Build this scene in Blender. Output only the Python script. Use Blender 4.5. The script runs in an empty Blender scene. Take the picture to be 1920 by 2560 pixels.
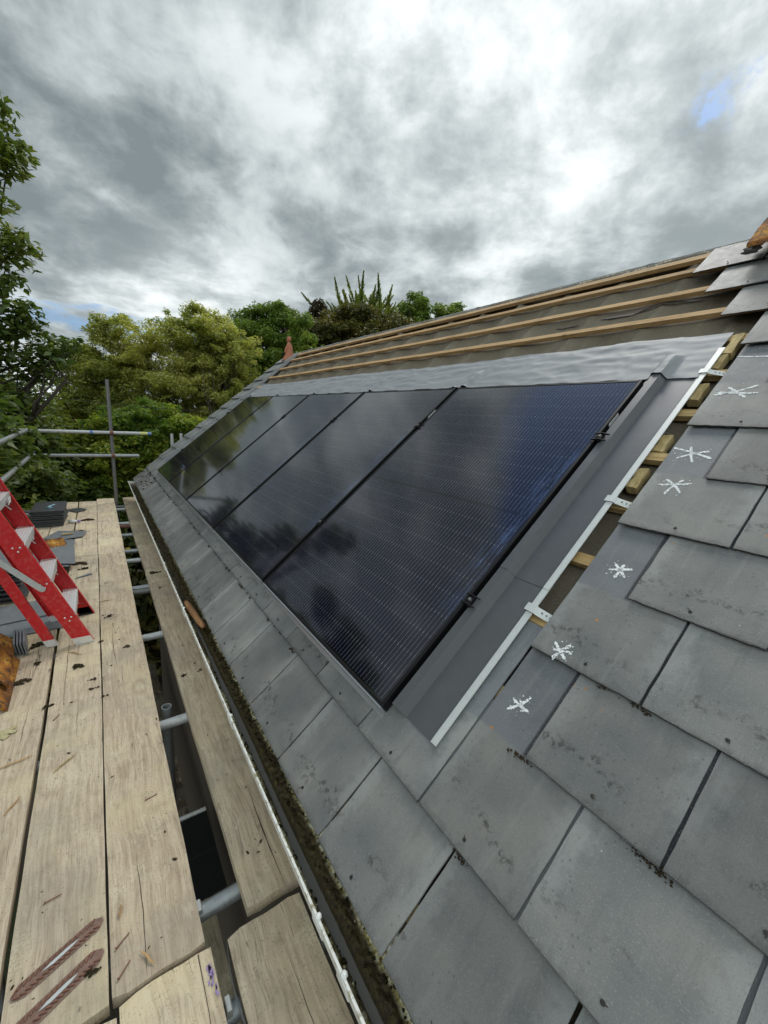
import bpy, math, random
import numpy as np
from mathutils import Vector, Matrix, noise as mnoise
R = math.radians
SC = bpy.context.scene
COL = SC.collection
rng = np.random.default_rng(7)
random.seed(7)

# ------------------------------------------------------------------ camera
cam = bpy.data.cameras.new('camera')
co = bpy.data.objects.new('camera', cam)
COL.objects.link(co)
cam.sensor_fit = 'VERTICAL'
cam.sensor_height = 36.0
cam.lens = 14.2212
cam.clip_start = 0.05
cam.clip_end = 4000
CAM = Vector((-0.674, -0.881, 0.870))
RW = ((0.8200, 0.0697, -0.5681), (-0.5687, 0.2125, -0.7946), (0.0656, 0.9747, 0.2137))
_m = Matrix(RW).to_4x4()
q = _m.to_quaternion(); q.normalize()
co.matrix_world = Matrix.Translation(CAM) @ q.to_matrix().to_4x4()
SC.camera = co

# ------------------------------------------------------------------ node helpers
class NT:
    def __init__(s, tree):
        s.t = tree; s.n = tree.nodes; s.l = tree.links
    def new(s, typ, **kw):
        n = s.n.new(typ)
        for k, v in kw.items():
            setattr(n, k, v)
        return n
    def set(s, sock, v):
        if isinstance(v, bpy.types.NodeSocket):
            s.l.new(v, sock)
        elif isinstance(v, (tuple, list)) and len(v) == 3 and sock.type == 'RGBA':
            sock.default_value = (*v, 1)
        else:
            sock.default_value = v
    def math(s, op, a, b=0.0, c=0.0, clamp=False):
        n = s.new('ShaderNodeMath', operation=op, use_clamp=clamp)
        s.set(n.inputs[0], a); s.set(n.inputs[1], b); s.set(n.inputs[2], c)
        return n.outputs[0]
    def vmath(s, op, a, b=(0, 0, 0), out=0):
        n = s.new('ShaderNodeVectorMath', operation=op)
        s.set(n.inputs[0], a); s.set(n.inputs[1], b)
        return n.outputs[out]
    def noise(s, vec, scale=5, detail=4, rough=0.55, dist=0.0, col=False, dim='3D', w=None):
        n = s.new('ShaderNodeTexNoise', noise_dimensions=dim)
        if vec is not None:
            s.set(n.inputs['Vector'], vec)
        if w is not None:
            s.set(n.inputs['W'], w)
        for k, v in (('Scale', scale), ('Detail', detail), ('Roughness', rough), ('Distortion', dist)):
            s.set(n.inputs[k], v)
        return n.outputs['Color' if col else 'Fac']
    def voro(s, vec, scale=5, feature='F1', out='Distance', rand=1.0):
        n = s.new('ShaderNodeTexVoronoi', feature=feature)
        s.set(n.inputs['Vector'], vec); s.set(n.inputs['Scale'], scale); s.set(n.inputs['Randomness'], rand)
        return n.outputs[out]
    def ramp(s, fac, stops, interp='LINEAR'):
        n = s.new('ShaderNodeValToRGB')
        n.color_ramp.interpolation = interp
        e = n.color_ramp.elements
        while len(e) < len(stops):
            e.new(0.5)
        for i, (p, c) in enumerate(stops):
            e[i].position = p
            e[i].color = (c, c, c, 1) if isinstance(c, (int, float)) else (*c, 1)
        s.set(n.inputs[0], fac)
        return n.outputs[0]
    def smooth(s, v, a, b):
        n = s.new('ShaderNodeMapRange', interpolation_type='SMOOTHSTEP')
        s.set(n.inputs[0], v); n.inputs[1].default_value = a; n.inputs[2].default_value = b
        return n.outputs[0]
    def mix(s, fac, a, b, mode='MIX'):
        n = s.new('ShaderNodeMix', data_type='RGBA', blend_type=mode)
        s.set(n.inputs[0], fac); s.set(n.inputs[6], a); s.set(n.inputs[7], b)
        return n.outputs[2]
    def mapping(s, vec, loc=(0, 0, 0), rot=(0, 0, 0), scale=(1, 1, 1)):
        n = s.new('ShaderNodeMapping')
        s.set(n.inputs[0], vec); s.set(n.inputs[1], loc); s.set(n.inputs[2], rot); s.set(n.inputs[3], scale)
        return n.outputs[0]
    def sep(s, vec):
        n = s.new('ShaderNodeSeparateXYZ'); s.set(n.inputs[0], vec)
        return n.outputs
    def comb(s, x=0.0, y=0.0, z=0.0):
        n = s.new('ShaderNodeCombineXYZ')
        s.set(n.inputs[0], x); s.set(n.inputs[1], y); s.set(n.inputs[2], z)
        return n.outputs[0]
    def obj(s):
        return s.new('ShaderNodeTexCoord').outputs['Object']
    def rand(s):
        return s.new('ShaderNodeObjectInfo').outputs['Random']
    def bump(s, h, strength=0.3, dist=0.01):
        n = s.new('ShaderNodeBump')
        s.set(n.inputs['Height'], h); n.inputs['Strength'].default_value = strength; n.inputs['Distance'].default_value = dist
        return n.outputs[0]

def material(name):
    m = bpy.data.materials.new(name); m.use_nodes = True
    nt = NT(m.node_tree)
    p = m.node_tree.nodes['Principled BSDF']
    return m, nt, p
def pset(nt, p, **kw):
    names = {'base': 'Base Color', 'rough': 'Roughness', 'metal': 'Metallic', 'normal': 'Normal', 'spec': 'Specular IOR Level', 'coat': 'Coat Weight', 'coatr': 'Coat Roughness'}
    for k, v in kw.items():
        nt.set(p.inputs[names[k]], v)

# ------------------------------------------------------------------ world: overcast sky
SUN_EL, SUN_AZ = R(52), R(55)            # azimuth measured from +Y towards +X
W = bpy.data.worlds.new('World'); SC.world = W; W.use_nodes = True
wt = NT(W.node_tree)
bg = W.node_tree.nodes['Background']
sky = wt.new('ShaderNodeTexSky', sky_type='NISHITA')
sky.sun_disc = False; sky.sun_elevation = SUN_EL; sky.sun_rotation = SUN_AZ
sky.air_density = 1.0; sky.dust_density = 1.5
D = wt.vmath('NORMALIZE', wt.new('ShaderNodeTexCoord').outputs['Generated'])
dx, dy, dz = wt.sep(D)
zc = wt.math('ADD', wt.math('MAXIMUM', dz, 0.0), 0.16)
pv = wt.comb(wt.math('DIVIDE', dx, zc), wt.math('DIVIDE', dy, zc), 0.0)
pv = wt.mapping(pv, rot=(0, 0, R(28)))             # cloud streets run 28 deg right of +Y
warp = wt.noise(pv, 1.1, 3, 0.5, col=True)
pw = wt.vmath('ADD', pv, wt.vmath('MULTIPLY', wt.vmath('SUBTRACT', warp, (0.5, 0.5, 0.5)), (0.40, 0.40, 0)))
n1 = wt.noise(wt.mapping(pw, loc=(3.1, 1.7, 0), scale=(1.0, 0.72, 1)), 1.25, 9, 0.55, 0.0)
n2 = wt.noise(wt.mapping(pw, loc=(9.3, 4.2, 0), scale=(1.0, 0.95, 1)), 3.4, 8, 0.60, 0.0)
n0 = wt.noise(wt.mapping(pw, loc=(6.0, 0.4, 0), scale=(0.9, 0.5, 1)), 0.55, 3, 0.5, 0.0)
cl = wt.math('ADD', wt.math('MULTIPLY', n1, 0.45), wt.math('ADD', wt.math('MULTIPLY', n2, 0.27), wt.math('MULTIPLY', n0, 0.28)))
n4 = wt.noise(wt.vmath('ADD', D, wt.vmath('MULTIPLY', warp, (0.10, 0.10, 0.10))), 5.5, 7, 0.56, 0.0)
cl = wt.math('ADD', cl, wt.math('MULTIPLY', wt.math('SUBTRACT', n4, 0.5), 0.34))
cl = wt.smooth(cl, 0.39, 0.63)
cl = wt.math('MULTIPLY', cl, 0.88)
def lobe(d, width, amp):
    d = Vector(d).normalized()
    dt = wt.vmath('DOT_PRODUCT', D, tuple(d), out=1)
    g = wt.math('MULTIPLY', wt.math('SUBTRACT', dt, 1.0), 1.0 / width)
    return wt.math('MULTIPLY', wt.math('POWER', 2.718, g), amp)
lobes = [((-0.20, 0.62, 0.75), 0.035, -0.40), ((0.50, 0.60, 0.60), 0.028, 0.27), ((0.76, 0.36, 0.54), 0.018, 0.26), ((0.10, 0.97, 0.17), 0.014, 0.28), ((0.62, 0.62, 0.42), 0.010, 0.10),
         ((0.18, 0.94, 0.285), 0.003, 0.24), ((-0.10, 0.86, 0.50), 0.035, -0.18), ((0.30, 0.87, 0.38), 0.018, -0.20), ((0.55, 0.80, 0.24), 0.012, -0.10), ((0.93, 0.3, 0.2), 0.03, 0.22)]
tot = cl
for l in lobes:
    tot = wt.math('ADD', tot, lobe(*l))
shade = wt.ramp(tot, [(0.0, (0.205, 0.245, 0.26)), (0.30, (0.335, 0.382, 0.398)), (0.65, (0.58, 0.64, 0.65)), (1.0, (0.92, 0.96, 0.96))])
# gaps of blue: low on the left horizon and one small hole to the right
hole = wt.math('MAXIMUM', lobe((0.799, 0.331, 0.502), 0.0006, 1.0), lobe((0.805, 0.310, 0.518), 0.0004, 0.8))
n3 = wt.noise(D, 34, 5, 0.65)
hole = wt.smooth(wt.math('MULTIPLY', hole, wt.math('MULTIPLY', wt.math('POWER', n3, 3.0), 7.0)), 0.10, 1.25)
el_ = wt.math('MULTIPLY', wt.math('POWER', wt.math('MULTIPLY', wt.math('SUBTRACT', dz, wt.math('ADD', 0.150, wt.math('MULTIPLY', wt.math('SUBTRACT', n2, 0.5), 0.12))), 1.0 / 0.020), 2.0), -1.0)
low = wt.math('MULTIPLY', wt.math('POWER', 2.718, el_), lobe((0.05, 0.985, 0.155), 0.02, 1.0))
low = wt.smooth(low, 0.15, 0.9)
gap = wt.math('MAXIMUM', wt.math('MULTIPLY', hole, 0.8), wt.math('MULTIPLY', low, 0.7))
# fill light added to unseen sky, left and behind, for roof and trees
over = wt.math('ADD', 1.0, wt.math('ADD', lobe((-0.72, -0.40, 0.57), 0.20, 1.9), lobe((-0.35, -0.85, 0.40), 0.20, 0.9)))
high = wt.math('MULTIPLY', wt.smooth(wt.math('ADD', wt.math('ADD', lobe((0.16, 0.44, 0.88), 0.022, 1.0), lobe((-0.10, 0.46, 0.88), 0.018, 0.8)), wt.math('MULTIPLY', wt.math('SUBTRACT', n2, 0.5), 0.9)), 0.30, 0.70), 0.95)
gap = wt.math('MAXIMUM', gap, high)
cloud = wt.vmath('MULTIPLY', shade, wt.comb(over, over, over))
cloud = wt.vmath('MULTIPLY', cloud, (10, 10, 10))   # the background strength below is 0.1
skyc = wt.vmath('MULTIPLY', sky.outputs[0], (0.60, 0.80, 1.04))
final = wt.mix(gap, cloud, skyc)
wt.set(bg.inputs['Color'], final)
bg.inputs['Strength'].default_value = 0.1

# ------------------------------------------------------------------ sun (through cloud)
sl = bpy.data.lights.new('sun', 'SUN'); sl.energy = 1.25; sl.angle = R(16); sl.color = (1, 0.97, 0.92)
so = bpy.data.objects.new('sun', sl); COL.objects.link(so)
sd = Vector((math.sin(SUN_AZ) * math.cos(SUN_EL), math.cos(SUN_AZ) * math.cos(SUN_EL), math.sin(SUN_EL)))
so.rotation_euler = (-sd).to_track_quat('-Z', 'Y').to_euler()
so.location = sd * 30

SC.view_settings.view_transform = 'Standard'
SC.view_settings.look = 'None'
SC.view_settings.exposure = 0.2
SC.view_settings.gamma = 1.0
SC.cycles.max_bounces = 6
SC.cycles.diffuse_bounces = 3
SC.cycles.glossy_bounces = 3
SC.cycles.use_denoising = True

# ------------------------------------------------------------------ geometry helpers
TH = R(41.0)                             # roof pitch
S = Vector((math.cos(TH), 0, math.sin(TH)))
N = Vector((-math.sin(TH), 0, math.cos(TH)))
def rp(y, s, k):                         # point on the roof: along eaves, up the slope, off the glass plane
    return Vector((0, float(y), 0)) + float(s) * S + float(k) * N
def rmat(y, s, k):                       # local x = -y, local y = up-slope, local z = outward
    m = Matrix(((0, S.x, N.x, 0), (-1, S.y, N.y, 0), (0, S.z, N.z, 0), (0, 0, 0, 1)))
    m.translation = rp(y, s, k)
    return m

class MB:
    def __init__(s):
        s.v = []; s.f = []
    def add(s, vs, fs):
        o = len(s.v)
        s.v.extend([tuple(v) for v in vs])
        s.f.extend([tuple(i + o for i in f) for f in fs])
    def box(s, x0, x1, y0, y1, z0, z1, M=None):
        vs = [Vector(p) for p in ((x0, y0, z0), (x1, y0, z0), (x1, y1, z0), (x0, y1, z0), (x0, y0, z1), (x1, y0, z1), (x1, y1, z1), (x0, y1, z1))]
        if M is not None:
            vs = [M @ v for v in vs]
        s.add(vs, [(0, 3, 2, 1), (4, 5, 6, 7), (0, 1, 5, 4), (1, 2, 6, 5), (2, 3, 7, 6), (3, 0, 4, 7)])
    def tube(s, pts, radii, n=12, caps=True):
        pts = [Vector(p) for p in pts]
        if isinstance(radii, (int, float)):
            radii = [radii] * len(pts)
        radii = [float(q_) for q_ in radii]
        rings = []
        up = None
        for i, p in enumerate(pts):
            d = (pts[min(i + 1, len(pts) - 1)] - pts[max(i - 1, 0)]).normalized()
            if up is None:
                up = Vector((0, 0, 1)) if abs(d.z) < 0.9 else Vector((1, 0, 0))
            a = d.cross(up)
            if a.length < 1e-4:
                a = d.cross(Vector((0, 1, 0)))
            a.normalize(); b = a.cross(d).normalized(); up = b
            rings.append([p + radii[i] * (math.cos(2 * math.pi * j / n) * a + math.sin(2 * math.pi * j / n) * b) for j in range(n)])
        vs = [v for r in rings for v in r]
        fs = []
        for i in range(len(pts) - 1):
            for j in range(n):
                fs.append((i * n + j, i * n + (j + 1) % n, (i + 1) * n + (j + 1) % n, (i + 1) * n + j))
        if caps:
            fs.append(tuple(range(n))[::-1]); fs.append(tuple((len(pts) - 1) * n + j for j in range(n)))
        s.add(vs, fs)
    def extrude(s, prof, y0, y1, M=None, closed=True, caps=True):   # profile (x,z) swept along y
        n = len(prof)
        vs = [Vector((x, y0, z)) for x, z in prof] + [Vector((x, y1, z)) for x, z in prof]
        if M is not None:
            vs = [M @ v for v in vs]
        fs = []
        for i in range(n if closed else n - 1):
            j = (i + 1) % n
            fs.append((i, j, n + j, n + i))
        if closed and caps:
            fs.append(tuple(range(n))[::-1]); fs.append(tuple(range(n, 2 * n)))
        s.add(vs, fs)
    def lathe(s, prof, n=16, M=None, sx=1.0, sy=1.0):
        vs = []
        for r, z in prof:
            for j in range(n):
                a = 2 * math.pi * j / n
                vs.append(Vector((r * math.cos(a) * sx, r * math.sin(a) * sy, z)))
        if M is not None:
            vs = [M @ v for v in vs]
        fs = []
        for i in range(len(prof) - 1):
            for j in range(n):
                fs.append((i * n + j, i * n + (j + 1) % n, (i + 1) * n + (j + 1) % n, (i + 1) * n + j))
        fs.append(tuple(range(n))[::-1]); fs.append(tuple((len(prof) - 1) * n + j for j in range(n)))
        s.add(vs, fs)
    def grid(s, nx, ny, fn, thick=None):     # fn(i/nx, j/ny) -> point; thick: function giving the lower side too
        o = len(s.v)
        for j in range(ny + 1):
            for i in range(nx + 1):
                s.v.append(tuple(fn(i / nx, j / ny)))
        id_ = lambda i, j: o + j * (nx + 1) + i
        for j in range(ny):
            for i in range(nx):
                s.f.append((id_(i, j), id_(i + 1, j), id_(i + 1, j + 1), id_(i, j + 1)))
        if thick is not None:
            o2 = len(s.v)
            for j in range(ny + 1):
                for i in range(nx + 1):
                    s.v.append(tuple(thick(i / nx, j / ny)))
            i2 = lambda i, j: o2 + j * (nx + 1) + i
            for j in range(ny):
                for i in range(nx):
                    s.f.append((i2(i, j), i2(i, j + 1), i2(i + 1, j + 1), i2(i + 1, j)))
            for i in range(nx):
                s.f.append((id_(i + 1, 0), id_(i, 0), i2(i, 0), i2(i + 1, 0)))
                s.f.append((id_(i, ny), id_(i + 1, ny), i2(i + 1, ny), i2(i, ny)))
            for j in range(ny):
                s.f.append((id_(0, j), id_(0, j + 1), i2(0, j + 1), i2(0, j)))
                s.f.append((id_(nx, j + 1), id_(nx, j), i2(nx, j), i2(nx, j + 1)))
    def build(s, name, mat, parent=None, M=None, smooth=False, bevel=0.0, angle=None):
        me = bpy.data.meshes.new(name)
        me.from_pydata(s.v, [], s.f)
        me.update()
        if mat is not None:
            me.materials.append(mat)
        o = bpy.data.objects.new(name, me)
        COL.objects.link(o)
        if parent is not None:
            o.parent = parent
        if M is not None:
            o.matrix_local = M
        if smooth:
            me.polygons.foreach_set('use_smooth', [True] * len(me.polygons))
            if angle:
                me.set_sharp_from_angle(angle=R(angle))
        if bevel:
            b = o.modifiers.new('bevel', 'BEVEL'); b.width = bevel; b.segments = 2; b.limit_method = 'ANGLE'; b.angle_limit = R(40)
        return o

def blob(mb, c, r, seed, sq=0.6, M=None, lump=0.45):
    """a lumpy crumb"""
    rr = np.random.default_rng(seed)
    n, m_ = 8, 6
    d = rr.uniform(1 - lump, 1 + lump, (m_ + 1, n))
    vs = []; fs = []
    for i in range(m_ + 1):
        th = math.pi * i / m_
        for j in range(n):
            a = 2 * math.pi * j / n
            k = d[i, j] if 0 < i < m_ else 1
            p_ = Vector((r * k * math.sin(th) * math.cos(a), r * k * math.sin(th) * math.sin(a), r * sq * math.cos(th) * (k if i <= m_ / 2 else .6)))
            p_ = (M @ p_ if M is not None else p_) + Vector(c)
            vs.append(p_)
    for i in range(m_):
        for j in range(n):
            fs.append((i * n + j, (i + 1) * n + j, (i + 1) * n + (j + 1) % n, i * n + (j + 1) % n))
    mb.add(vs, fs)
def tag(o, label=None, cat=None, group=None, kind=None):
    for k, v in (('label', label), ('category', cat), ('group', group), ('kind', kind)):
        if v:
            o[k] = v
    return o
def thing(name, label, cat, M=None, group=None):
    o = bpy.data.objects.new(name, None); COL.objects.link(o)
    o.empty_display_size = 0.1
    if M is not None:
        o.matrix_world = M
    return tag(o, label, cat, group)
T = Matrix.Translation
def RZ(a): return Matrix.Rotation(a, 4, 'Z')
def RY(a): return Matrix.Rotation(a, 4, 'Y')
def RX(a): return Matrix.Rotation(a, 4, 'X')
ORD = ['zeroth', 'first', 'second', 'third', 'fourth', 'fifth', 'sixth', 'seventh', 'eighth', 'ninth', 'tenth', 'eleventh', 'twelfth', 'thirteenth', 'fourteenth',
       'fifteenth', 'sixteenth', 'seventeenth', 'eighteenth', 'nineteenth', 'twentieth', 'twenty-first', 'twenty-second', 'twenty-third', 'twenty-fourth', 'twenty-fifth', 'twenty-sixth', 'twenty-seventh', 'twenty-eighth']
from bpy_extras.object_utils import world_to_camera_view
_mwi = co.matrix_world.inverted()
def inview(p, mx=0.25, my=0.15):         # is a point inside the picture, with a margin
    c = _mwi @ Vector(p)
    if c.z > -0.05:
        return False
    f = 1011.28
    x = f * c.x / -c.z / 960; y = f * c.y / -c.z / 1280
    return abs(x) < 1 + mx and abs(y) < 1 + my

# ------------------------------------------------------------------ materials
def m_slate():
    m, t, p = material('slate')
    o = t.obj(); r = t.rand()
    x, y, z = t.sep(o)
    off = t.vmath('ADD', o, t.comb(t.math('MULTIPLY', r, 37.0), t.math('MULTIPLY', r, 91.0), t.math('MULTIPLY', r, 13.0)))
    big = t.noise(off, 7, 4, 0.6)
    mid = t.noise(off, 28, 5, 0.65)
    fine = t.noise(off, 420, 3, 0.7)
    base = t.ramp(big, [(0.27, (0.132, 0.137, 0.134)), (0.5, (0.182, 0.184, 0.174)), (0.73, (0.240, 0.233, 0.212))])
    base = t.mix(t.math('MULTIPLY', t.smooth(mid, 0.5, 0.75), 0.35), base, (0.105, 0.115, 0.115))
    # part of the slate that lay covered by the course above: cleaner, bluer
    wob = t.math('ADD', y, t.math('MULTIPLY', t.math('SUBTRACT', t.noise(off, 14, 3), 0.5), 0.035))
    clean = t.smooth(wob, 0.255, 0.272)
    base = t.mix(clean, base, t.mix(t.smooth(big, 0.3, 0.7), (0.136, 0.142, 0.152), (0.178, 0.185, 0.193)))
    # pale worn streaks along both sides
    ax = t.math('ABSOLUTE', x)
    edge = t.math('MULTIPLY', t.smooth(t.math('ADD', ax, t.math('MULTIPLY', t.math('SUBTRACT', mid, 0.5), 0.10)), 0.095, 0.145), t.smooth(y, 0.02, 0.12))
    base = t.mix(t.math('MULTIPLY', t.math('MULTIPLY', edge, t.math('SUBTRACT', 1.0, clean)), 0.45), base, (0.32, 0.325, 0.31))
    run = t.noise(t.mapping(off, scale=(1.0, 0.12, 1)), 30, 4, 0.6)
    base = t.mix(t.math('MULTIPLY', t.smooth(run, 0.54, 0.70), 0.28), base, (0.09, 0.095, 0.092))
    base = t.mix(t.math('MULTIPLY', t.smooth(t.math('SUBTRACT', 1.0, run), 0.56, 0.72), 0.22), base, (0.31, 0.31, 0.29))
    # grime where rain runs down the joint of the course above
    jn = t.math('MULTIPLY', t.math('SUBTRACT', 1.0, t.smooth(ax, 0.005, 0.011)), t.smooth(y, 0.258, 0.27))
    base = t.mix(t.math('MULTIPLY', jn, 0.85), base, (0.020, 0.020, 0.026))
    # dark growth along the tail, plus a crisp edge line painted as shadow
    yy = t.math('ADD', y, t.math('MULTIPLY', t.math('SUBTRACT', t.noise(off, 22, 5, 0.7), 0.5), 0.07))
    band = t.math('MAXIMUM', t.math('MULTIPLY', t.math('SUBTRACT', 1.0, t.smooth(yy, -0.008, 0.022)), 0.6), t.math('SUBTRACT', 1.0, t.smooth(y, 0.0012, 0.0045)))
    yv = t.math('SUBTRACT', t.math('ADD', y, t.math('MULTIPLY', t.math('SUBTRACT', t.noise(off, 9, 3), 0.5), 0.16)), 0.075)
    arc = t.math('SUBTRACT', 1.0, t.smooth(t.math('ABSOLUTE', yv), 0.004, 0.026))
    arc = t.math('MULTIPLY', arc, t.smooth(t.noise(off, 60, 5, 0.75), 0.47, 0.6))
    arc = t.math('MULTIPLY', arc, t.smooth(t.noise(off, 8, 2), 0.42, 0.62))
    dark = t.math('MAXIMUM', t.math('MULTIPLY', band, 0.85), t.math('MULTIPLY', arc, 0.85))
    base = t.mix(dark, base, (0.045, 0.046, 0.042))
    # speckle: fine pits, pale droppings, lichen
    base = t.mix(t.math('MULTIPLY', t.smooth(fine, 0.54, 0.68), 0.42), base, (0.07, 0.075, 0.075))
    base = t.mix(t.math('MULTIPLY', t.smooth(t.noise(off, 300, 2, 0.7), 0.57, 0.68), 0.30), base, (0.36, 0.37, 0.36))
    v1 = t.voro(off, 55)
    pit = t.math('MULTIPLY', t.math('SUBTRACT', 1.0, t.smooth(v1, 0.10, 0.2)), t.smooth(t.noise(off, 5, 2), 0.45, 0.6))
    base = t.mix(t.math('MULTIPLY', pit, 0.45), base, (0.07, 0.08, 0.08))
    v2 = t.voro(t.vmath('ADD', off, (5.3, 1.1, 0)), 27)
    base = t.mix(t.math('MULTIPLY', t.math('SUBTRACT', 1.0, t.smooth(t.math('ADD', v2, t.math('MULTIPLY', t.noise(off, 190, 2, .6), 0.07)), 0.045, 0.075)), t.math('MULTIPLY', t.smooth(t.noise(off, 6, 2), 0.5, 0.62), 0.85)), base, (0.62, 0.64, 0.58))
    v3 = t.voro(t.vmath('ADD', off, (1.3, 7.1, 0)), 17)
    lich = t.math('MULTIPLY', t.math('SUBTRACT', 1.0, t.smooth(t.math('ADD', v3, t.math('MULTIPLY', mid, 0.1)), 0.10, 0.14)), t.smooth(t.noise(off, 3.2, 2), 0.56, 0.60))
    base = t.mix(lich, base, (0.45, 0.20, 0.055))
    tone = t.math('ADD', 0.82, t.math('MULTIPLY', r, 0.36))
    base = t.vmath('MULTIPLY', base, t.comb(tone, tone, tone))
    h = t.math('ADD', t.math('MULTIPLY', mid, 0.5), t.math('MULTIPLY', fine, 0.3))
    pset(t, p, base=base, rough=t.math('ADD', 0.42, t.math('MULTIPLY', mid, 0.25)), normal=t.bump(h, 0.40, 0.004), spec=0.32)
    return m

def m_wood(name, light, dark, stain=0.5, fresh=False, along='Y'):
    m, t, p = material(name)
    o = t.obj(); r = t.rand()
    off = t.vmath('ADD', o, t.comb(t.math('MULTIPLY', r, 17.0), t.math('MULTIPLY', r, 53.0), t.math('MULTIPLY', r, 7.0)))
    sc = (1.0, 0.045, 1.0) if along == 'Y' else (0.045, 1.0, 1.0)
    wv = t.vmath('ADD', off, t.vmath('MULTIPLY', t.vmath('SUBTRACT', t.noise(off, 3.0, 2, col=True), (0.5, 0.5, 0.5)), (0.05, 0.05, 0.0)))
    g1 = t.noise(t.mapping(wv, scale=sc), 70, 4, 0.6)
    g2 = t.noise(t.mapping(wv, scale=sc), 260, 2, 0.6)
    big = t.noise(off, 3.0, 4, 0.6)
    blotch = t.noise(off, 11.0, 5, 0.65)
    c = t.mix(t.smooth(g1, 0.38, 0.60), dark, light)
    c = t.mix(t.math('MULTIPLY', t.smooth(g2, 0.50, 0.66), 0.42), c, tuple(v * 0.45 for v in dark))
    if fresh:
        c = t.mix(t.math('MULTIPLY', t.smooth(t.noise(off, 5, 4, .65), 0.5, 0.68), 0.45), c, tuple(v * 0.5 for v in dark))
        kf = t.math('SUBTRACT', 1.0, t.smooth(t.voro(off, 5.0), 0.05, 0.12))
        c = t.mix(t.math('MULTIPLY', kf, .6), c, (0.16, 0.08, 0.03))
    if not fresh:
        c = t.mix(t.math('MULTIPLY', t.smooth(big, 0.45, 0.72), 0.55), c, (light[0] * 1.12, light[1] * 1.15, light[2] * 0.95))
        c = t.mix(t.math('MULTIPLY', t.smooth(blotch, 0.5, 0.75), stain), c, (0.20, 0.145, 0.095))
        # scuffs, dust, small dark specks
        sc2 = t.noise(t.mapping(off, scale=(1.0, 0.35, 1)), 36, 5, 0.7)
        c = t.mix(t.math('MULTIPLY', t.smooth(sc2, 0.55, 0.70), 0.5), c, (0.66, 0.59, 0.44))
        v = t.voro(t.mapping(off, scale=(1.0, 0.5, 1)), 26)
        sp = t.math('MULTIPLY', t.math('SUBTRACT', 1.0, t.smooth(t.math('ADD', v, t.math('MULTIPLY', blotch, 0.08)), 0.10, 0.15)), t.smooth(t.noise(off, 2.3, 2), 0.46, 0.6))
        c = t.mix(t.math('MULTIPLY', sp, 0.7), c, (0.10, 0.07, 0.05))
        sp2 = t.noise(off, 150, 3, 0.75)
        c = t.mix(t.math('MULTIPLY', t.smooth(sp2, 0.58, 0.68), 0.6), c, (0.13, 0.09, 0.06))
        # long drying cracks
        cr = t.noise(t.mapping(wv, scale=sc), 24, 2, 0.5)
        ck = t.math('SUBTRACT', 1.0, t.smooth(t.math('ABSOLUTE', t.math('SUBTRACT', cr, 0.5)), 0.002, 0.008))
        ck = t.math('MULTIPLY', ck, t.smooth(t.noise(off, 1.7, 2), 0.52, 0.60))
        c = t.mix(t.math('MULTIPLY', ck, 0.8), c, (0.07, 0.05, 0.035))
        # knots
        kv = t.voro(t.mapping(off, scale=(1, 0.45, 1)), 4.3)
        kn = t.math('MULTIPLY', t.math('SUBTRACT', 1.0, t.smooth(t.math('ADD', kv, t.math('MULTIPLY', t.math('SUBTRACT', g2, 0.5), 0.05)), 0.05, 0.085)), t.math('MULTIPLY', t.smooth(t.noise(off, 1.9, 1), 0.45, 0.5), 0.75))
        c = t.mix(kn, c, (0.15, 0.085, 0.045))
        ring = t.math('MULTIPLY', t.math('SUBTRACT', 1.0, t.smooth(t.math('ABSOLUTE', t.math('SUBTRACT', kv, 0.125)), 0.01, 0.05)), 0.3)
        c = t.mix(ring, c, (0.24, 0.16, 0.09))
        sd = t.noise(off, 2.6, 5, 0.62)
        c = t.mix(t.math('MULTIPLY', t.math('MULTIPLY', t.smooth(sd, 0.53, 0.66), t.smooth(t.noise(off, 130, 3, 0.75), 0.40, 0.60)), 0.7), c, (0.72, 0.645, 0.44))
        gr = t.noise(off, 1.9, 4, 0.6)
        c = t.mix(t.math('MULTIPLY', t.smooth(t.math('SUBTRACT', 1.0, gr), 0.50, 0.66), 0.38), c, (0.27, 0.235, 0.19))
    tone = t.math('ADD', 0.88, t.math('MULTIPLY', r, 0.24))
    c = t.vmath('MULTIPLY', c, t.comb(tone, tone, tone))
    h = t.math('ADD', t.math('MULTIPLY', g1, 0.5), t.math('MULTIPLY', blotch, 0.4))
    pset(t, p, base=c, rough=0.78, normal=t.bump(h, 0.45, 0.004), spec=0.3)
    return m

def m_plain(name, col, rough=0.5, metal=0.0, var=0.15, scale=12, bump=0.0, spec=0.5, dirt=None, dirtamt=0.0):
    m, t, p = material(name)
    o = t.obj(); r = t.rand()
    off = t.vmath('ADD', o, t.comb(t.math('MULTIPLY', r, 17.0), t.math('MULTIPLY', r, 53.0), 0.0))
    n = t.noise(off, scale, 5, 0.6)
    c = t.mix(n, tuple(v * (1 - var) for v in col), tuple(min(1, v * (1 + var)) for v in col))
    if dirt:
        c = t.mix(t.math('MULTIPLY', t.smooth(t.noise(off, scale * 2.3, 5, 0.7), 0.48, 0.66), dirtamt), c, dirt)
    pset(t, p, base=c, rough=t.math('ADD', rough - 0.06, t.math('MULTIPLY', n, 0.12)), metal=metal, spec=spec)
    if bump:
        pset(t, p, normal=t.bump(t.noise(off, scale * 4, 5, 0.65), bump, 0.004))
    return m

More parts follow.
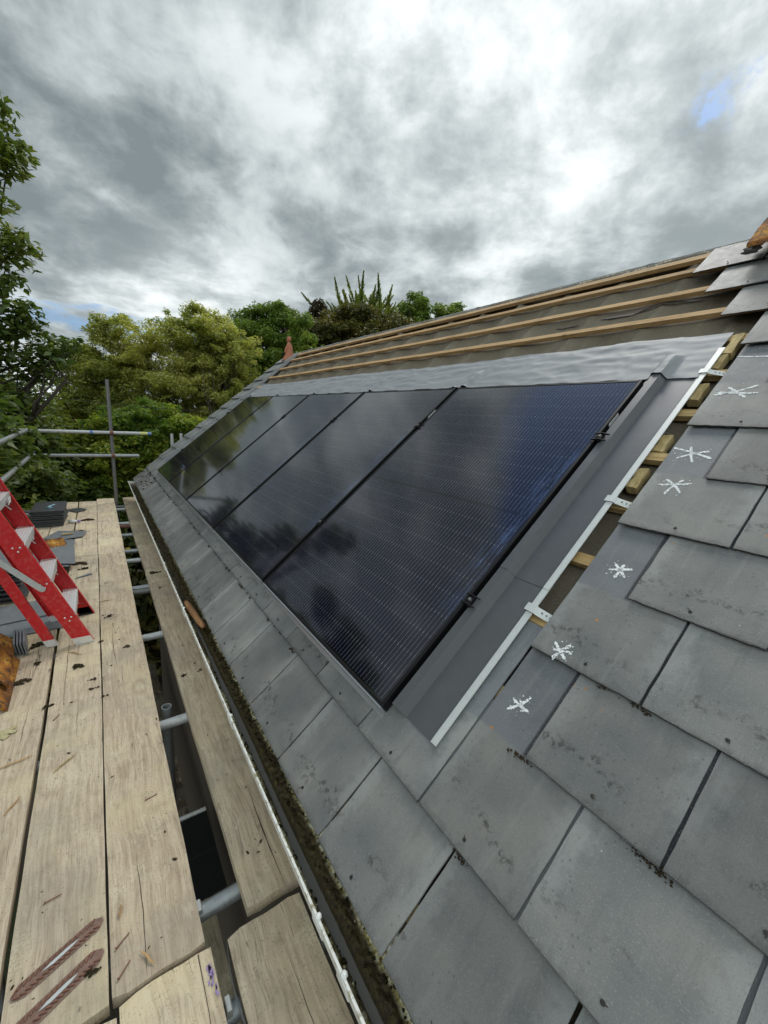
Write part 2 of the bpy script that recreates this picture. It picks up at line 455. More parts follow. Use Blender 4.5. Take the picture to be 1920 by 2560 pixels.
def m_glass():
    # solar glass over half-cut cells: local x across the panel (0..-1.134), y up the slope
    m, t, p = material('solar_glass')
    o = t.obj(); x, y, z = t.sep(o)
    xs = t.math('MULTIPLY', t.math('SUBTRACT', t.math('MULTIPLY', x, -1.0), 0.016), 1.0 / 0.0182)   # 60 wires
    fx = t.math('ABSOLUTE', t.math('SUBTRACT', t.math('FRACT', xs), 0.5))
    wire = t.math('SUBTRACT', 1.0, t.smooth(fx, 0.012, 0.026))
    # cell rows: 10 above and 10 below the middle
    ys = t.math('MULTIPLY', t.math('SUBTRACT', y, 0.016), 1.0 / 0.0843)
    fy = t.math('ABSOLUTE', t.math('SUBTRACT', t.math('FRACT', t.math('ADD', ys, 0.5)), 0.5))
    rowgap = t.math('SUBTRACT', 1.0, t.smooth(fy, 0.010, 0.018))
    mid = t.math('SUBTRACT', 1.0, t.smooth(t.math('ABSOLUTE', t.math('SUBTRACT', y, 0.857)), 0.006, 0.008))
    inx = t.math('MULTIPLY', t.smooth(x, -1.118, -1.116), t.math('SUBTRACT', 1.0, t.smooth(x, -0.020, -0.018)))
    iny = t.math('MULTIPLY', t.smooth(y, 0.018, 0.020), t.math('SUBTRACT', 1.0, t.smooth(y, 1.700, 1.702)))
    inside = t.math('MULTIPLY', t.math('MULTIPLY', inx, iny), t.math('SUBTRACT', 1.0, mid))
    padx = t.math('SUBTRACT', 1.0, t.smooth(fx, 0.06, 0.09))
    pady = t.math('SUBTRACT', 1.0, t.smooth(t.math('ABSOLUTE', t.math('SUBTRACT', fy, 0.03)), 0.010, 0.018))
    pad = t.math('MULTIPLY', padx, pady)
    line = t.math('MULTIPLY', t.math('MAXIMUM', t.math('MULTIPLY', wire, t.math('SUBTRACT', 1.0, rowgap)), pad), inside)
    cell = t.math('MULTIPLY', inside, t.math('SUBTRACT', 1.0, rowgap))
    r = t.rand()
    nn = t.noise(o, 2.0, 3)
    cellc = t.mix(nn, (0.0022, 0.0022, 0.008), (0.004, 0.004, 0.014))
    c = t.mix(cell, (0.004, 0.004, 0.005), cellc)
    c = t.mix(t.math('MULTIPLY', line, 0.85), c, (0.30, 0.30, 0.36))
    # blue sky reflection painted into the colour as smears along the near side
    sm = t.noise(t.mapping(o, rot=(0, 0, R(35)), scale=(5.0, 1.0, 1)), 7, 6, 0.7)
    near = t.math('MULTIPLY', t.smooth(x, -0.13, -0.04), t.math('MULTIPLY', t.smooth(y, 0.25, 0.6), t.math('SUBTRACT', 1.0, t.smooth(y, 1.1, 1.4))))
    sme = t.math('MULTIPLY', t.math('MULTIPLY', t.smooth(sm, 0.44, 0.66), near), 0.20)
    c = t.mix(sme, c, (0.16, 0.26, 0.55))
    pset(t, p, base=c, rough=t.math('ADD', 0.060, t.math('ADD', t.math('MULTIPLY', sme, 0.4), t.math('MULTIPLY', t.noise(o, 3, 4), 0.02))), spec=0.9)
    return m

def m_leaf(name, cols, trans=0.35, rough=0.5):
    m, t, p = material(name)
    g = t.new('ShaderNodeNewGeometry')
    rpi = g.outputs['Random Per Island']
    pos = g.outputs['Position']
    n = t.noise(pos, 0.7, 3, 0.6)
    f = t.math('ADD', t.math('MULTIPLY', rpi, 0.65), t.math('MULTIPLY', t.smooth(n, 0.35, 0.65), 0.40))
    c = t.ramp(f, [(i / (len(cols) - 1), c) for i, c in enumerate(cols)])
    pset(t, p, base=c, rough=rough, spec=0.35)
    tr = t.new('ShaderNodeBsdfTranslucent')
    t.set(tr.inputs[0], t.vmath('MULTIPLY', c, (1.25, 1.35, 0.6)))
    mx = t.new('ShaderNodeMixShader'); mx.inputs[0].default_value = trans
    t.l.new(p.outputs[0], mx.inputs[1]); t.l.new(tr.outputs[0], mx.inputs[2])
    t.l.new(mx.outputs[0], m.node_tree.nodes['Material Output'].inputs[0])
    return m

def m_felt():
    m, t, p = material('roofing_felt')
    o = t.new('ShaderNodeTexCoord').outputs['Object']
    n = t.noise(o, 4, 5, 0.65); f = t.noise(o, 190, 3, 0.7)
    st = t.noise(t.mapping(o, scale=(0.3, 3, 1)), 6, 5, 0.6)
    c = t.mix(n, (0.108, 0.092, 0.066), (0.205, 0.175, 0.128))
    c = t.mix(t.math('MULTIPLY', t.smooth(f, 0.45, 0.7), 0.5), c, (0.28, 0.242, 0.18))
    c = t.mix(t.math('MULTIPLY', t.smooth(st, 0.55, 0.75), 0.4), c, (0.28, 0.235, 0.16))
    pset(t, p, base=c, rough=0.9, normal=t.bump(t.math('ADD', n, t.math('MULTIPLY', f, 0.3)), 0.5, 0.006), spec=0.25)
    return m

def m_gutter_in():
    m, t, p = material('gutter_algae')
    o = t.obj(); x, y, z = t.sep(o)
    n = t.noise(o, 75, 6, 0.72); n2 = t.noise(o, 9, 4, 0.6)
    wet = t.ramp(n, [(0.32, (0.018, 0.012, 0.006)), (0.52, (0.065, 0.045, 0.014)), (0.64, (0.11, 0.085, 0.022)), (0.74, (0.24, 0.20, 0.07))])
    crust = t.ramp(n, [(0.33, (0.05, 0.036, 0.012)), (0.42, (0.22, 0.17, 0.035)), (0.49, (0.50, 0.43, 0.17)), (0.56, (0.84, 0.80, 0.62))])
    e = t.math('ADD', t.math('ABSOLUTE', t.math('SUBTRACT', x, 0.057)), t.math('MULTIPLY', t.math('SUBTRACT', n2, 0.5), 0.035))
    c = t.mix(t.smooth(e, 0.030, 0.046), wet, crust)
    pset(t, p, base=c, rough=0.32, normal=t.bump(n, 0.9, 0.008))
    return m

def m_moss(name, a, b):
    m, t, p = material(name)
    o = t.obj()
    n = t.noise(o, 90, 4, 0.7)
    pset(t, p, base=t.mix(n, a, b), rough=0.95, normal=t.bump(n, 1.0, 0.006), spec=0.15)
    return m

def m_rust_tile():
    m, t, p = material('lichen_clay')
    o = t.obj(); r = t.rand()
    off = t.vmath('ADD', o, t.comb(r, t.math('MULTIPLY', r, 9.0), 0.0))
    n = t.noise(off, 9, 6, 0.7); n2 = t.noise(off, 36, 5, 0.7)
    c = t.ramp(n, [(0.30, (0.045, 0.026, 0.018)), (0.43, (0.13, 0.055, 0.022)), (0.52, (0.38, 0.15, 0.02)), (0.66, (0.60, 0.32, 0.05))])
    c = t.mix(t.math('MULTIPLY', t.smooth(n2, 0.50, 0.60), 0.85), c, (0.045, 0.03, 0.024))
    c = t.mix(t.math('MULTIPLY', t.smooth(t.noise(off, 50, 3), 0.66, 0.72), 0.8), c, (0.62, 0.55, 0.45))
    pset(t, p, base=c, rough=0.8, normal=t.bump(t.math('ADD', n, n2), 0.8, 0.01), spec=0.3)
    return m

def m_flexi():
    m, t, p = material('flexible_flashing')
    o = t.obj()
    n = t.noise(o, 5, 4, 0.6)
    fn = t.noise(t.mapping(o, scale=(0.6, 1, 1)), 300, 2, 0.6)
    c = t.mix(n, (0.20, 0.21, 0.222), (0.28, 0.29, 0.302))
    pset(t, p, base=c, rough=0.58, normal=t.bump(t.math('ADD', t.noise(t.mapping(o, scale=(0.35, 1, 1)), 22, 4, 0.6), t.math('MULTIPLY', fn, 0.15)), 0.3, 0.006), spec=0.4)
    return m

def m_ground():
    m, t, p = material('garden_ground')
    o = t.obj()
    n = t.noise(o, 0.6, 5, 0.6); f = t.noise(o, 14, 5, 0.7)
    c = t.mix(t.smooth(n, 0.45, 0.6), (0.055, 0.045, 0.03), (0.05, 0.065, 0.02))
    c = t.mix(t.math('MULTIPLY', f, 0.6), c, (0.035, 0.03, 0.02))
    pset(t, p, base=c, rough=0.95, normal=t.bump(f, 0.6, 0.05))
    return m

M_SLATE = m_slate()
M_BOARD = m_wood('scaffold_board_wood', (0.61, 0.505, 0.37), (0.48, 0.385, 0.272), 0.32)
M_BOARD2 = m_wood('scaffold_board_wood_brown', (0.55, 0.45, 0.325), (0.43, 0.34, 0.24), 0.38)
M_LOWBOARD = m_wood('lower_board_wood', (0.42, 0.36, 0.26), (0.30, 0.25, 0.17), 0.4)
M_CRACK = m_plain('wood_crack', (0.055, 0.038, 0.026), 0.95)
M_BATTEN = m_wood('batten_timber', (0.52, 0.345, 0.175), (0.41, 0.255, 0.115), 0.2, fresh=True, along='X')
M_TREATED = m_wood('treated_timber', (0.54, 0.42, 0.21), (0.40, 0.295, 0.13), 0.2, fresh=True)
M_TREATEDX = m_wood('treated_timber_across', (0.58, 0.42, 0.20), (0.44, 0.29, 0.12), 0.2, fresh=True, along='X')
M_FRAME = m_plain('black_anodised', (0.005, 0.005, 0.0055), 0.5, 0.0, 0.1, 30, spec=0.3)
M_TRAY = m_plain('black_plastic_tray', (0.008, 0.008, 0.009), 0.55, 0.0, 0.1, 20)
M_LIP = m_plain('dark_lip', (0.40, 0.41, 0.42), 0.30, 0.5, 0.1, 20)
M_GLASS = m_glass()
M_FLASH = m_plain('grey_coated_metal', (0.080, 0.084, 0.088), 0.36, 0.0, 0.05, 6, spec=0.6, dirt=(0.16, 0.16, 0.16), dirtamt=0.12)
M_ALU = m_plain('mill_aluminium', (0.58, 0.60, 0.58), 0.45, 0.2, 0.05, 25, dirt=(0.5, 0.5, 0.47), dirtamt=0.3)
M_STEEL = m_plain('galvanised_tube', (0.36, 0.38, 0.385), 0.45, 0.55, 0.25, 25, 0.15, dirt=(0.22, 0.22, 0.21), dirtamt=0.5)
M_STEELW = m_plain('chalky_tube', (0.52, 0.53, 0.52), 0.5, 0.3, 0.2, 16, 0.15, dirt=(0.30, 0.31, 0.30), dirtamt=0.5)
M_STEELD = m_plain('dull_tube', (0.20, 0.20, 0.19), 0.55, 0.4, 0.25, 20, 0.15, dirt=(0.12, 0.11, 0.10), dirtamt=0.5)
M_RUST = m_plain('rusty_steel', (0.22, 0.10, 0.065), 0.7, 0.2, 0.4, 60, 0.3, dirt=(0.10, 0.05, 0.04), dirtamt=0.6)
M_NAILPL = m_plain('rusty_nail_plate', (0.215, 0.132, 0.098), 0.6, 0.2, 0.3, 70, 0.3, dirt=(0.12, 0.06, 0.05), dirtamt=0.6)
M_PLATEC = m_plain('bare_plate', (0.55, 0.57, 0.55), 0.45, 0.3, 0.1, 60)
M_BAND = m_plain('board_end_band', (0.42, 0.44, 0.44), 0.45, 0.5, 0.15, 30, dirt=(0.2, 0.2, 0.2), dirtamt=0.4)
M_PURPLE = m_plain('purple_paint', (0.33, 0.24, 0.47), 0.7, 0, 0.2, 60)
M_RED = m_plain('red_fibreglass', (0.52, 0.014, 0.018), 0.45, 0.0, 0.22, 22, bump=0.15, spec=0.4, dirt=(0.55, 0.17, 0.15), dirtamt=0.32)
M_TREAD = m_plain('ladder_aluminium', (0.76, 0.77, 0.76), 0.35, 0.4, 0.1, 30, dirt=(0.4, 0.4, 0.38), dirtamt=0.3)
M_RUBBER = m_plain('black_rubber', (0.018, 0.018, 0.019), 0.7)
M_WHITE = m_plain('white_upvc', (0.80, 0.81, 0.78), 0.4, 0, 0.04, 8, dirt=(0.45, 0.43, 0.36), dirtamt=0.35)
M_LIPW = m_plain('stained_upvc', (0.74, 0.74, 0.69), 0.45, 0, 0.06, 14, dirt=(0.26, 0.21, 0.09), dirtamt=0.9)
M_CHALK, _t, _p = material('white_chalk')
_o = _t.obj()
_n = _t.math('ADD', _t.math('MULTIPLY', _t.noise(_o, 260, 3, .7), .6), _t.math('MULTIPLY', _t.noise(_o, 60, 3, .6), .4))
pset(_t, _p, base=_t.mix(_t.smooth(_n, 0.40, 0.50), (0.17, 0.175, 0.175), (0.84, 0.85, 0.84)), rough=0.95, spec=.2)
M_FELT = m_felt()
M_FLEXI = m_flexi()
M_GUTIN = m_gutter_in()
M_MOSS = m_moss('dark_moss', (0.012, 0.010, 0.006), (0.05, 0.042, 0.018))
M_MOSSG = m_moss('olive_moss', (0.20, 0.155, 0.03), (0.82, 0.76, 0.50))
M_MOSSB = m_moss('dry_moss', (0.025, 0.017, 0.010), (0.085, 0.058, 0.034))
M_CLAY = m_plain('terracotta', (0.36, 0.125, 0.065), 0.75, 0, 0.25, 30, 0.3, dirt=(0.45, 0.30, 0.22), dirtamt=0.35)
M_TILE = m_rust_tile()
M_MORTAR = m_plain('mortar', (0.17, 0.165, 0.15), 0.95, 0, 0.3, 60, 0.8)
M_RIVET = m_plain('copper_rivet', (0.05, 0.045, 0.04), 0.45, 0.5, 0.2, 60)
M_GROUND = m_ground()
M_BRICK = m_plain('dark_wall', (0.085, 0.068, 0.05), 0.9, 0, 0.1, 6, 0.3)
M_BLACK = m_plain('black_sheet', (0.012, 0.014, 0.014), 0.5, 0, 0.2, 10)
M_WATER, _t, _p = material('gutter_water')
pset(_t, _p, base=(0.19, 0.185, 0.165), rough=0.06, spec=0.6)
M_STICKER, _t, _p = material('sticker')
_o = _t.obj(); _x, _y, _z = _t.sep(_o)
_bar = _t.math('MULTIPLY', _t.smooth(_t.noise(_t.comb(0.0, _t.math('MULTIPLY', _y, 1.0), 0.0), 300, 0), 0.5, 0.52), 0.8)
pset(_t, _p, base=_t.mix(_bar, (0.82, 0.82, 0.80), (0.25, 0.25, 0.25)), rough=0.5)
M_BARK = m_plain('bark', (0.075, 0.062, 0.048), 0.9, 0, 0.35, 14, 0.6)
M_YELLOW = m_plain('yellow_cap', (0.75, 0.52, 0.03), 0.5)
M_BLUEPL = m_plain('pale_blue_plastic', (0.42, 0.66, 0.78), 0.4)
M_BLUEBAND = m_plain('blue_paint_band', (0.12, 0.22, 0.45), 0.6)
M_YELBAND = m_plain('yellow_paint_band', (0.60, 0.60, 0.22), 0.6)
M_GREEN = m_plain('green_painted_tube', (0.08, 0.19, 0.13), 0.55, 0, 0.2, 30)

#@@SETTING
# ------------------------------------------------------------------ setting: ground and house
GZ = -5.2
mb = MB(); mb.grid(40, 40, lambda u, v: ((u - .5) * 2400, (v - .5) * 2400, GZ))
tag(mb.build('ground', M_GROUND), kind='structure')

Y0, Y1 = -4.0, 6.85                        # the roof runs from behind the camera to the far verge
house = thing('house', 'house under the half-stripped slate roof, its eaves beside the scaffold', 'house', T((0.3, 1.4, GZ)))
def hpart(mb, name, mat, **k):
    o = mb.build(name, mat, house, **k)
    o.matrix_local = T((-0.3, -1.4, -GZ)) @ (k.get('M') or Matrix())
    return o
RS = 3.10                                  # slope length to the ridge
top = rp(0, RS, -0.10)
mb = MB(); mb.box(-0.02, 2 * top.x + 0.1, Y0, 6.55, GZ, -0.42); hpart(mb, 'wall', M_BRICK)
mb = MB(); mb.extrude([(-0.02, -0.42), (2 * top.x + .02, -0.42), (top.x, top.z - 0.12)], Y0 + 0.02, 6.50); hpart(mb, 'gable', M_BRICK)
mb = MB(); mb.box(-0.165, -0.145, Y0, 6.7, -0.52, -0.335); hpart(mb, 'fascia', M_WHITE)
mb = MB(); mb.box(-0.143, -0.022, Y0, 6.7, -0.52, -0.505); hpart(mb, 'soffit', M_WHITE)
# back slope, slated like the front
mb = MB()
a, b = rp(0, RS, -0.075), Vector((2 * top.x + 0.35, 0, -0.45))
mb.grid(60, 20, lambda u, v: (a.x + .03 + (b.x - a.x) * v, Y0 + (Y1 - Y0) * u, a.z - .03 + (b.z - a.z) * v), lambda u, v: (a.x + .03 + (b.x - a.x) * v, Y0 + (Y1 - Y0) * u, a.z - 0.05 + (b.z - a.z) * v))
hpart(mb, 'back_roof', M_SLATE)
# rafters under the felt
for i in range(25):
    y = Y0 + 0.1 + i * 0.42
    if y > 6.4: break
    mb = MB(); mb.box(-0.022, 0.022, -0.25, RS - 0.05, -0.10, 0.0)
    o = mb.build('rafter', M_BOARD2, house); o.matrix_local = T((-0.3, -1.4, -GZ)) @ rmat(y, 0, -0.125)

# roofing felt, sagging between the rafters
def felt_k(y, s):
    ph = (y - (Y0 + 0.1)) / 0.42
    sag = math.sin(math.pi * (ph % 1.0)) ** 0.55
    bt = ((s - 0.525) / 0.2625) % 1.0
    loose = math.sin(math.pi * bt)
    w = 0.004 * math.sin(9.1 * y + 14 * s) + 0.003 * math.sin(23 * y - 31 * s + 2) + 0.0025 * math.sin(57 * y + 11 * s)
    return -0.084 - 0.056 * sag * (0.30 + 0.70 * loose) + w * loose + 0.010 * loose * (math.sin(5.3 * y + 7 * math.floor((s - .525) / .2625)) ** 2)
mb = MB()
FY0, FY1 = Y0 + .1, 6.34
mb.grid(420, 110, lambda u, v: rp(FY0 + (FY1 - FY0) * u, -0.33 + (RS + 0.33) * v, felt_k(FY0 + (FY1 - FY0) * u, -0.33 + (RS + 0.33) * v)))
fo = mb.build('roofing_felt', M_FELT, smooth=True)
tag(fo, 'brown roofing felt sagging between the rafters under the bare battens', 'felt')
mbt = MB()   # a tear in the felt, seen near the slates
pts = [(0.95, 2.56), (0.80, 2.562), (0.62, 2.575), (0.45, 2.575), (0.30, 2.585), (0.10, 2.60)]
vs = []
for i, (y, s) in enumerate(pts):
    wv = 0.004 + 0.006 * math.sin(math.pi * i / 5)
    k = felt_k(y, s) + 0.004
    vs += [rp(y, s - wv, k), rp(y, s + wv, k)]
mbt.add(vs, [(2 * i, 2 * i + 2, 2 * i + 3, 2 * i + 1) for i in range(len(pts) - 1)])
mbt.build('tear', M_TRAY, fo)

# ridge: timber with torn felt and mortar crumbs on top
rt = thing('ridge_board', 'bare ridge line with torn felt edge and old mortar crumbs', 'ridge board', rmat(-0.2, 3.12, -0.08))
mb = MB(); mb.box(-0.6, 6.62, -0.03, 0.035, -0.03, 0.012, RZ(math.pi)); mb.build('timber', M_BOARD2, rt)
mb = MB()
mb.grid(900, 4, lambda u, v: (0.4 - 6.85 * u, -.02 + .06 * v + .006 * mnoise.noise(Vector((u * 150, 0, 3))), 0.012 + max(0, .014 * mnoise.noise(Vector((u * 90, v * 2, 1))) + .016 * mnoise.noise(Vector((u * 31, v, 7))) ) * math.sin(math.pi * v)))
mb.build('old_mortar', M_MORTAR, rt, smooth=True)
mb = MB()
mb.grid(200, 2, lambda u, v: (0.5 - 7.0 * u, -0.075 + 0.07 * v + 0.012 * math.sin(60 * u) * math.sin(23 * u + 1) * (1 - v), 0.014 + 0.004 * math.sin(90 * u) - .035 * (1 - v)))
mb.build('felt_edge', M_FELT, rt, smooth=True)

# battens
BS = [0.525 + 0.2625 * j for j in range(-3, 10)] + [3.05]
BW = ['second', 'third', 'fourth', 'fifth']
def batten_label(j, s):
    if s > 3: return 'new timber batten just below the ridge line'
    d = {9: 'second new timber batten down from the ridge line', 8: 'third new timber batten down from the ridge, crossing bare felt', 7: 'lowest bare timber batten, first above the grey flexible flashing'}
    if j in d: return d[j]
    if j >= 0: return 'batten end showing in the slot beside the white edge, %s from the bottom' % ORD[j + 1]
    return 'batten hidden under the slates near the gutter, %s from the gutter' % ORD[j + 4]
for q_, s in enumerate(BS):
    j = q_ - 3
    bare = s > 2.2
    ye = 6.29 if bare else 6.30
    y0b = -2.6
    segs = [(y0b, ye)] if not bare else [(y0b, 2.30 + 0.35 * (j % 3)), (2.303 + 0.35 * (j % 3), ye)]
    for g_, (ya, yb) in enumerate(segs):
        mb = MB()
        L = yb - ya
        sag = lambda x: 0.004 * math.sin(x * 2.1 + j) + 0.002 * math.sin(x * 6 + 2 * j)
        nseg = max(4, int(L / 0.25))
        prof = [(-0.0125 - .012, -0.023), (0.0125 - .012, -0.023), (0.0125 - .012, 0.023), (-0.0125 - .012, 0.023)]
        vs = []; fs = []
        for i in range(nseg + 1):
            x = -L / 2 + L * i / nseg
            yo = sag(x + ya) if bare else 0
            for zz, yy in prof:
                vs.append((x, yy * .92 + yo, zz))
        for i in range(nseg):
            for c in range(4):
                fs.append((4 * i + c, 4 * i + (c + 1) % 4, 4 * i + 4 + (c + 1) % 4, 4 * i + 4 + c))
        fs += [(3, 2, 1, 0), tuple(4 * nseg + c for c in range(4))]
        mb.add(vs, fs)
        o = mb.build('roof_batten', M_BATTEN if bare else M_TREATEDX, M=rmat((ya + yb) / 2, s, -0.060))
        lab = batten_label(j, s)
        if len(segs) > 1:
            lab += ', %s length' % ('near' if g_ == 0 else 'far')
        tag(o, lab, 'batten', 'roof battens')

# short treated blocks standing in the slot beside the flashing
blocks = [((-0.188, -0.222), (1.97, 2.118), 'short treated timber block in the slot, topmost beside the flexible flashing'),
          ((-0.186, -0.215), (1.862, 1.962), 'short green-tinted timber block in the slot, second from the top'),
          ((-0.184, -0.222), (1.65, 1.757), 'short yellow timber block in the slot below the top white clip'),
          ((-0.190, -0.226), (1.336, 1.43), 'short rough timber block in the slot with split grain, middle one'),
          ((-0.190, -0.226), (1.135, 1.237), 'short timber block in the slot, lowest, above the middle clip')]
for (ya, yb), (sa, sb), lab in blocks:
    mb = MB(); h = abs(ya - yb) / 2
    mb.grid(3, 6, lambda u, v: ((u - .5) * 2 * h * (1 + .1 * math.sin(9 * v)), v * (sb - sa), 0.012 + .002 * math.sin(11 * v + 4 * u)), lambda u, v: ((u - .5) * 2 * h * (1 + .1 * math.sin(9 * v)), v * (sb - sa), -0.022))
    tag(mb.build('timber_block', M_TREATED, M=rmat((ya + yb) / 2, sa, -0.066), smooth=False), lab, 'timber block', 'short timber blocks in the slot')

# ------------------------------------------------------------------ slates
TK = 0.006
def slate_z(ly):                            # top of a slate above the batten plane
    return TK + 2.3 * TK * (1 - ly / 0.6)
def make_slate(y, s, label, group, w=0.303, L=0.60, rivet=True, wear=1.0, name='roof_slate', lift=0.0):
    lift += 0.0022
    """y: centre along the eaves, s: tail position"""
    nx, ny = 30, 20
    ph = rng.uniform(0, 6.28, 8)
    bow = rng.uniform(-0.0010, 0.0022); curl = rng.uniform(0, 0.0022, 2)
    chip = [(rng.uniform(-.5, .5) * w, rng.uniform(0.0005, 0.003) * wear, rng.uniform(0.003, 0.012)) for _ in range(4)]
    skew = rng.uniform(-0.003, 0.003)
    def base(u, v):
        v2 = v ** 1.3
        x = (u - .5) * w; ly = v2 * L
        tail = max(0.0, 1 - ly / 0.05)
        cut = 0.0004 * math.sin(40 * x + ph[0]) + 0.0006 * math.sin(143 * x + ph[1]) + 0.0006 * math.sin(310 * x + ph[2])
        for cx, cd, cw in chip:
            cut += cd * math.exp(-((x - cx) / cw) ** 2)
        yy = ly + tail * (cut + skew * x / w * 2)
        xx = x + (0.0006 * math.sin(50 * ly + ph[3]) + 0.0004 * math.sin(170 * ly + ph[4])) * (1 if abs(u - .5) > .49 else 0)
        zz = slate_z(ly) + bow * math.cos(math.pi * x / w) * max(0, 1 - ly / .25) + lift * max(0, 1 - ly / .3)
        zz += (curl[0] if x < 0 else curl[1]) * (abs(x) / (w / 2)) ** 3 * max(0, 1 - ly / .2)
        return xx, yy, zz
    mb = MB()
    mb.grid(nx, ny, lambda u, v: base(u, v), lambda u, v: (base(u, v)[0], base(u, v)[1], base(u, v)[2] - TK))
    M = rmat(y, s, -0.060) @ RZ(rng.uniform(-.003, .003))
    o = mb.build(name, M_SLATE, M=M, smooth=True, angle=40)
    tag(o, label, 'slate', group)
    if rivet:
        rx = rng.uniform(-.012, .012)
        z = base(0.5, 0.08)[2]
        mr = MB()
        mr.lathe([(0.0045, 0), (0.0045, 0.0012), (0.001, 0.0016)], 10, T((rx, 0.028, z)))
        a = rng.uniform(0, 6.28)
        mr.tube([(rx, 0.028, z), (rx + .001, 0.028, z + .006), (rx + .009 * math.cos(a), 0.028 + .009 * math.sin(a), z + .0075)], 0.0011, 6)
        mr.build('rivet', M_RIVET, o)
    o['_top'] = 0
    del o['_top']
    return o, base

SI = lambda i: -0.1 + 0.2625 * (i - 1)
star_slates = {}
def chalk_star(slate, y_c, s, y, s_t, size, arms, seed, surf=None):
    """hand drawn strokes lying just above the slate: y,s position on the roof; slate centred at y_c with its tail at s_t"""
    r = np.random.default_rng(seed)
    mb = MB(); size *= 1.12
    ww = 0.301
    def slate_z(py_, px_=0.0):
        return surf(px_ / ww + .5, (max(0.0, py_) / .6) ** (1 / 1.3))[2] - .0020
    cx, cy = -(y - y_c), s - s_t
    for ang, l0, l1, wd in arms:
        ca, sa = math.cos(ang), math.sin(ang)
        ofx, ofy = r.uniform(-.16, .16, 2) * size; ang2 = r.uniform(-.12, .12)
        n = 18
        vs = []
        for i in range(n + 1):
            q = -l0 + (l0 + l1) * i / n
            hw = .95 * wd * (0.55 + 0.65 * r.random()) * (0.45 if i in (0, n) else 1)
            b = 0.0015 * math.sin(3 * i / n + seed)
            for sg in (-1, 1):
                px = cx + ofx + size * (q * ca) - sa * (sg * hw + b + ang2 * size * q * q); py = cy + ofy + size * (q * sa) + ca * (sg * hw + b + ang2 * size * q * q)
                vs.append((px, py, slate_z(py, px) + 0.0028))
        mb.add(vs, [(2 * i, 2 * i + 2, 2 * i + 3, 2 * i + 1) for i in range(n)])
    for _ in range(14):                      # flecks of chalk
        a = r.uniform(0, 6.28); d = size * r.uniform(0.4, 1.15); e = r.uniform(0.0008, 0.0022)
        px, py = cx + d * math.cos(a), cy + d * math.sin(a)
        mb.add([(px - e, py - e, slate_z(py, px) + .0029), (px + e, py - e * .6, slate_z(py, px) + .0029), (px + e * .7, py + e, slate_z(py, px) + .0029), (px - e, py + e * .8, slate_z(py, px) + .0029)], [(0, 1, 2, 3)])
    mb.build('chalk_mark', M_CHALK, slate)
#@@SLATES
count = 0
def seen(y, s):
    return any(inview(rp(y + a, s + b, -.045)) for a in (-.15, 0, .15) for b in (0, .13, .27))
# the two courses along the gutter
rows = {0: (-0.230, 0.3110), 1: (-0.095, 0.3085)}
for i, (yc0, sp) in rows.items():
    ys = [yc0 + sp * m for m in range(-4, 24)]
    ys = [y for y in ys if y < 6.75 and seen(y, SI(i))]
    for m_, y in enumerate(ys):
        if i == 0:
            lab = '%s slate of the lowest course beside the gutter, counted from the near end' % ORD[m_ + 1]
        else:
            lab = '%s slate of the course just under the panels, counted from the near end' % ORD[m_ + 1]
        if i == 1 and abs(y + 0.095) < 0.01:
            lab = 'slate with a small white chalk cross beside the bottom corner of the white edge strip'
        if i == 1 and abs(y + 0.4035) < 0.01:
            lab = 'slate with a chalk cross on its clean upper strip, lowest of the crossed slates'
        o, b_ = make_slate(y, SI(i), lab, 'slates along the gutter', w=sp - 0.0070)
        if i == 1 and abs(y + 0.4035) < 0.01:
            chalk_star(o, y, 0.266, -0.321, SI(1), 0.029, [(1.05, 1.1, 1.2, .0045), (-0.15, .8, .9, .0042), (2.5, .7, .3, .003)], 3, surf=b_)
        if i == 1 and abs(y + 0.095) < 0.01:
            o['label'] = 'slate of the second course partly under the bottom end of the white edge strip'
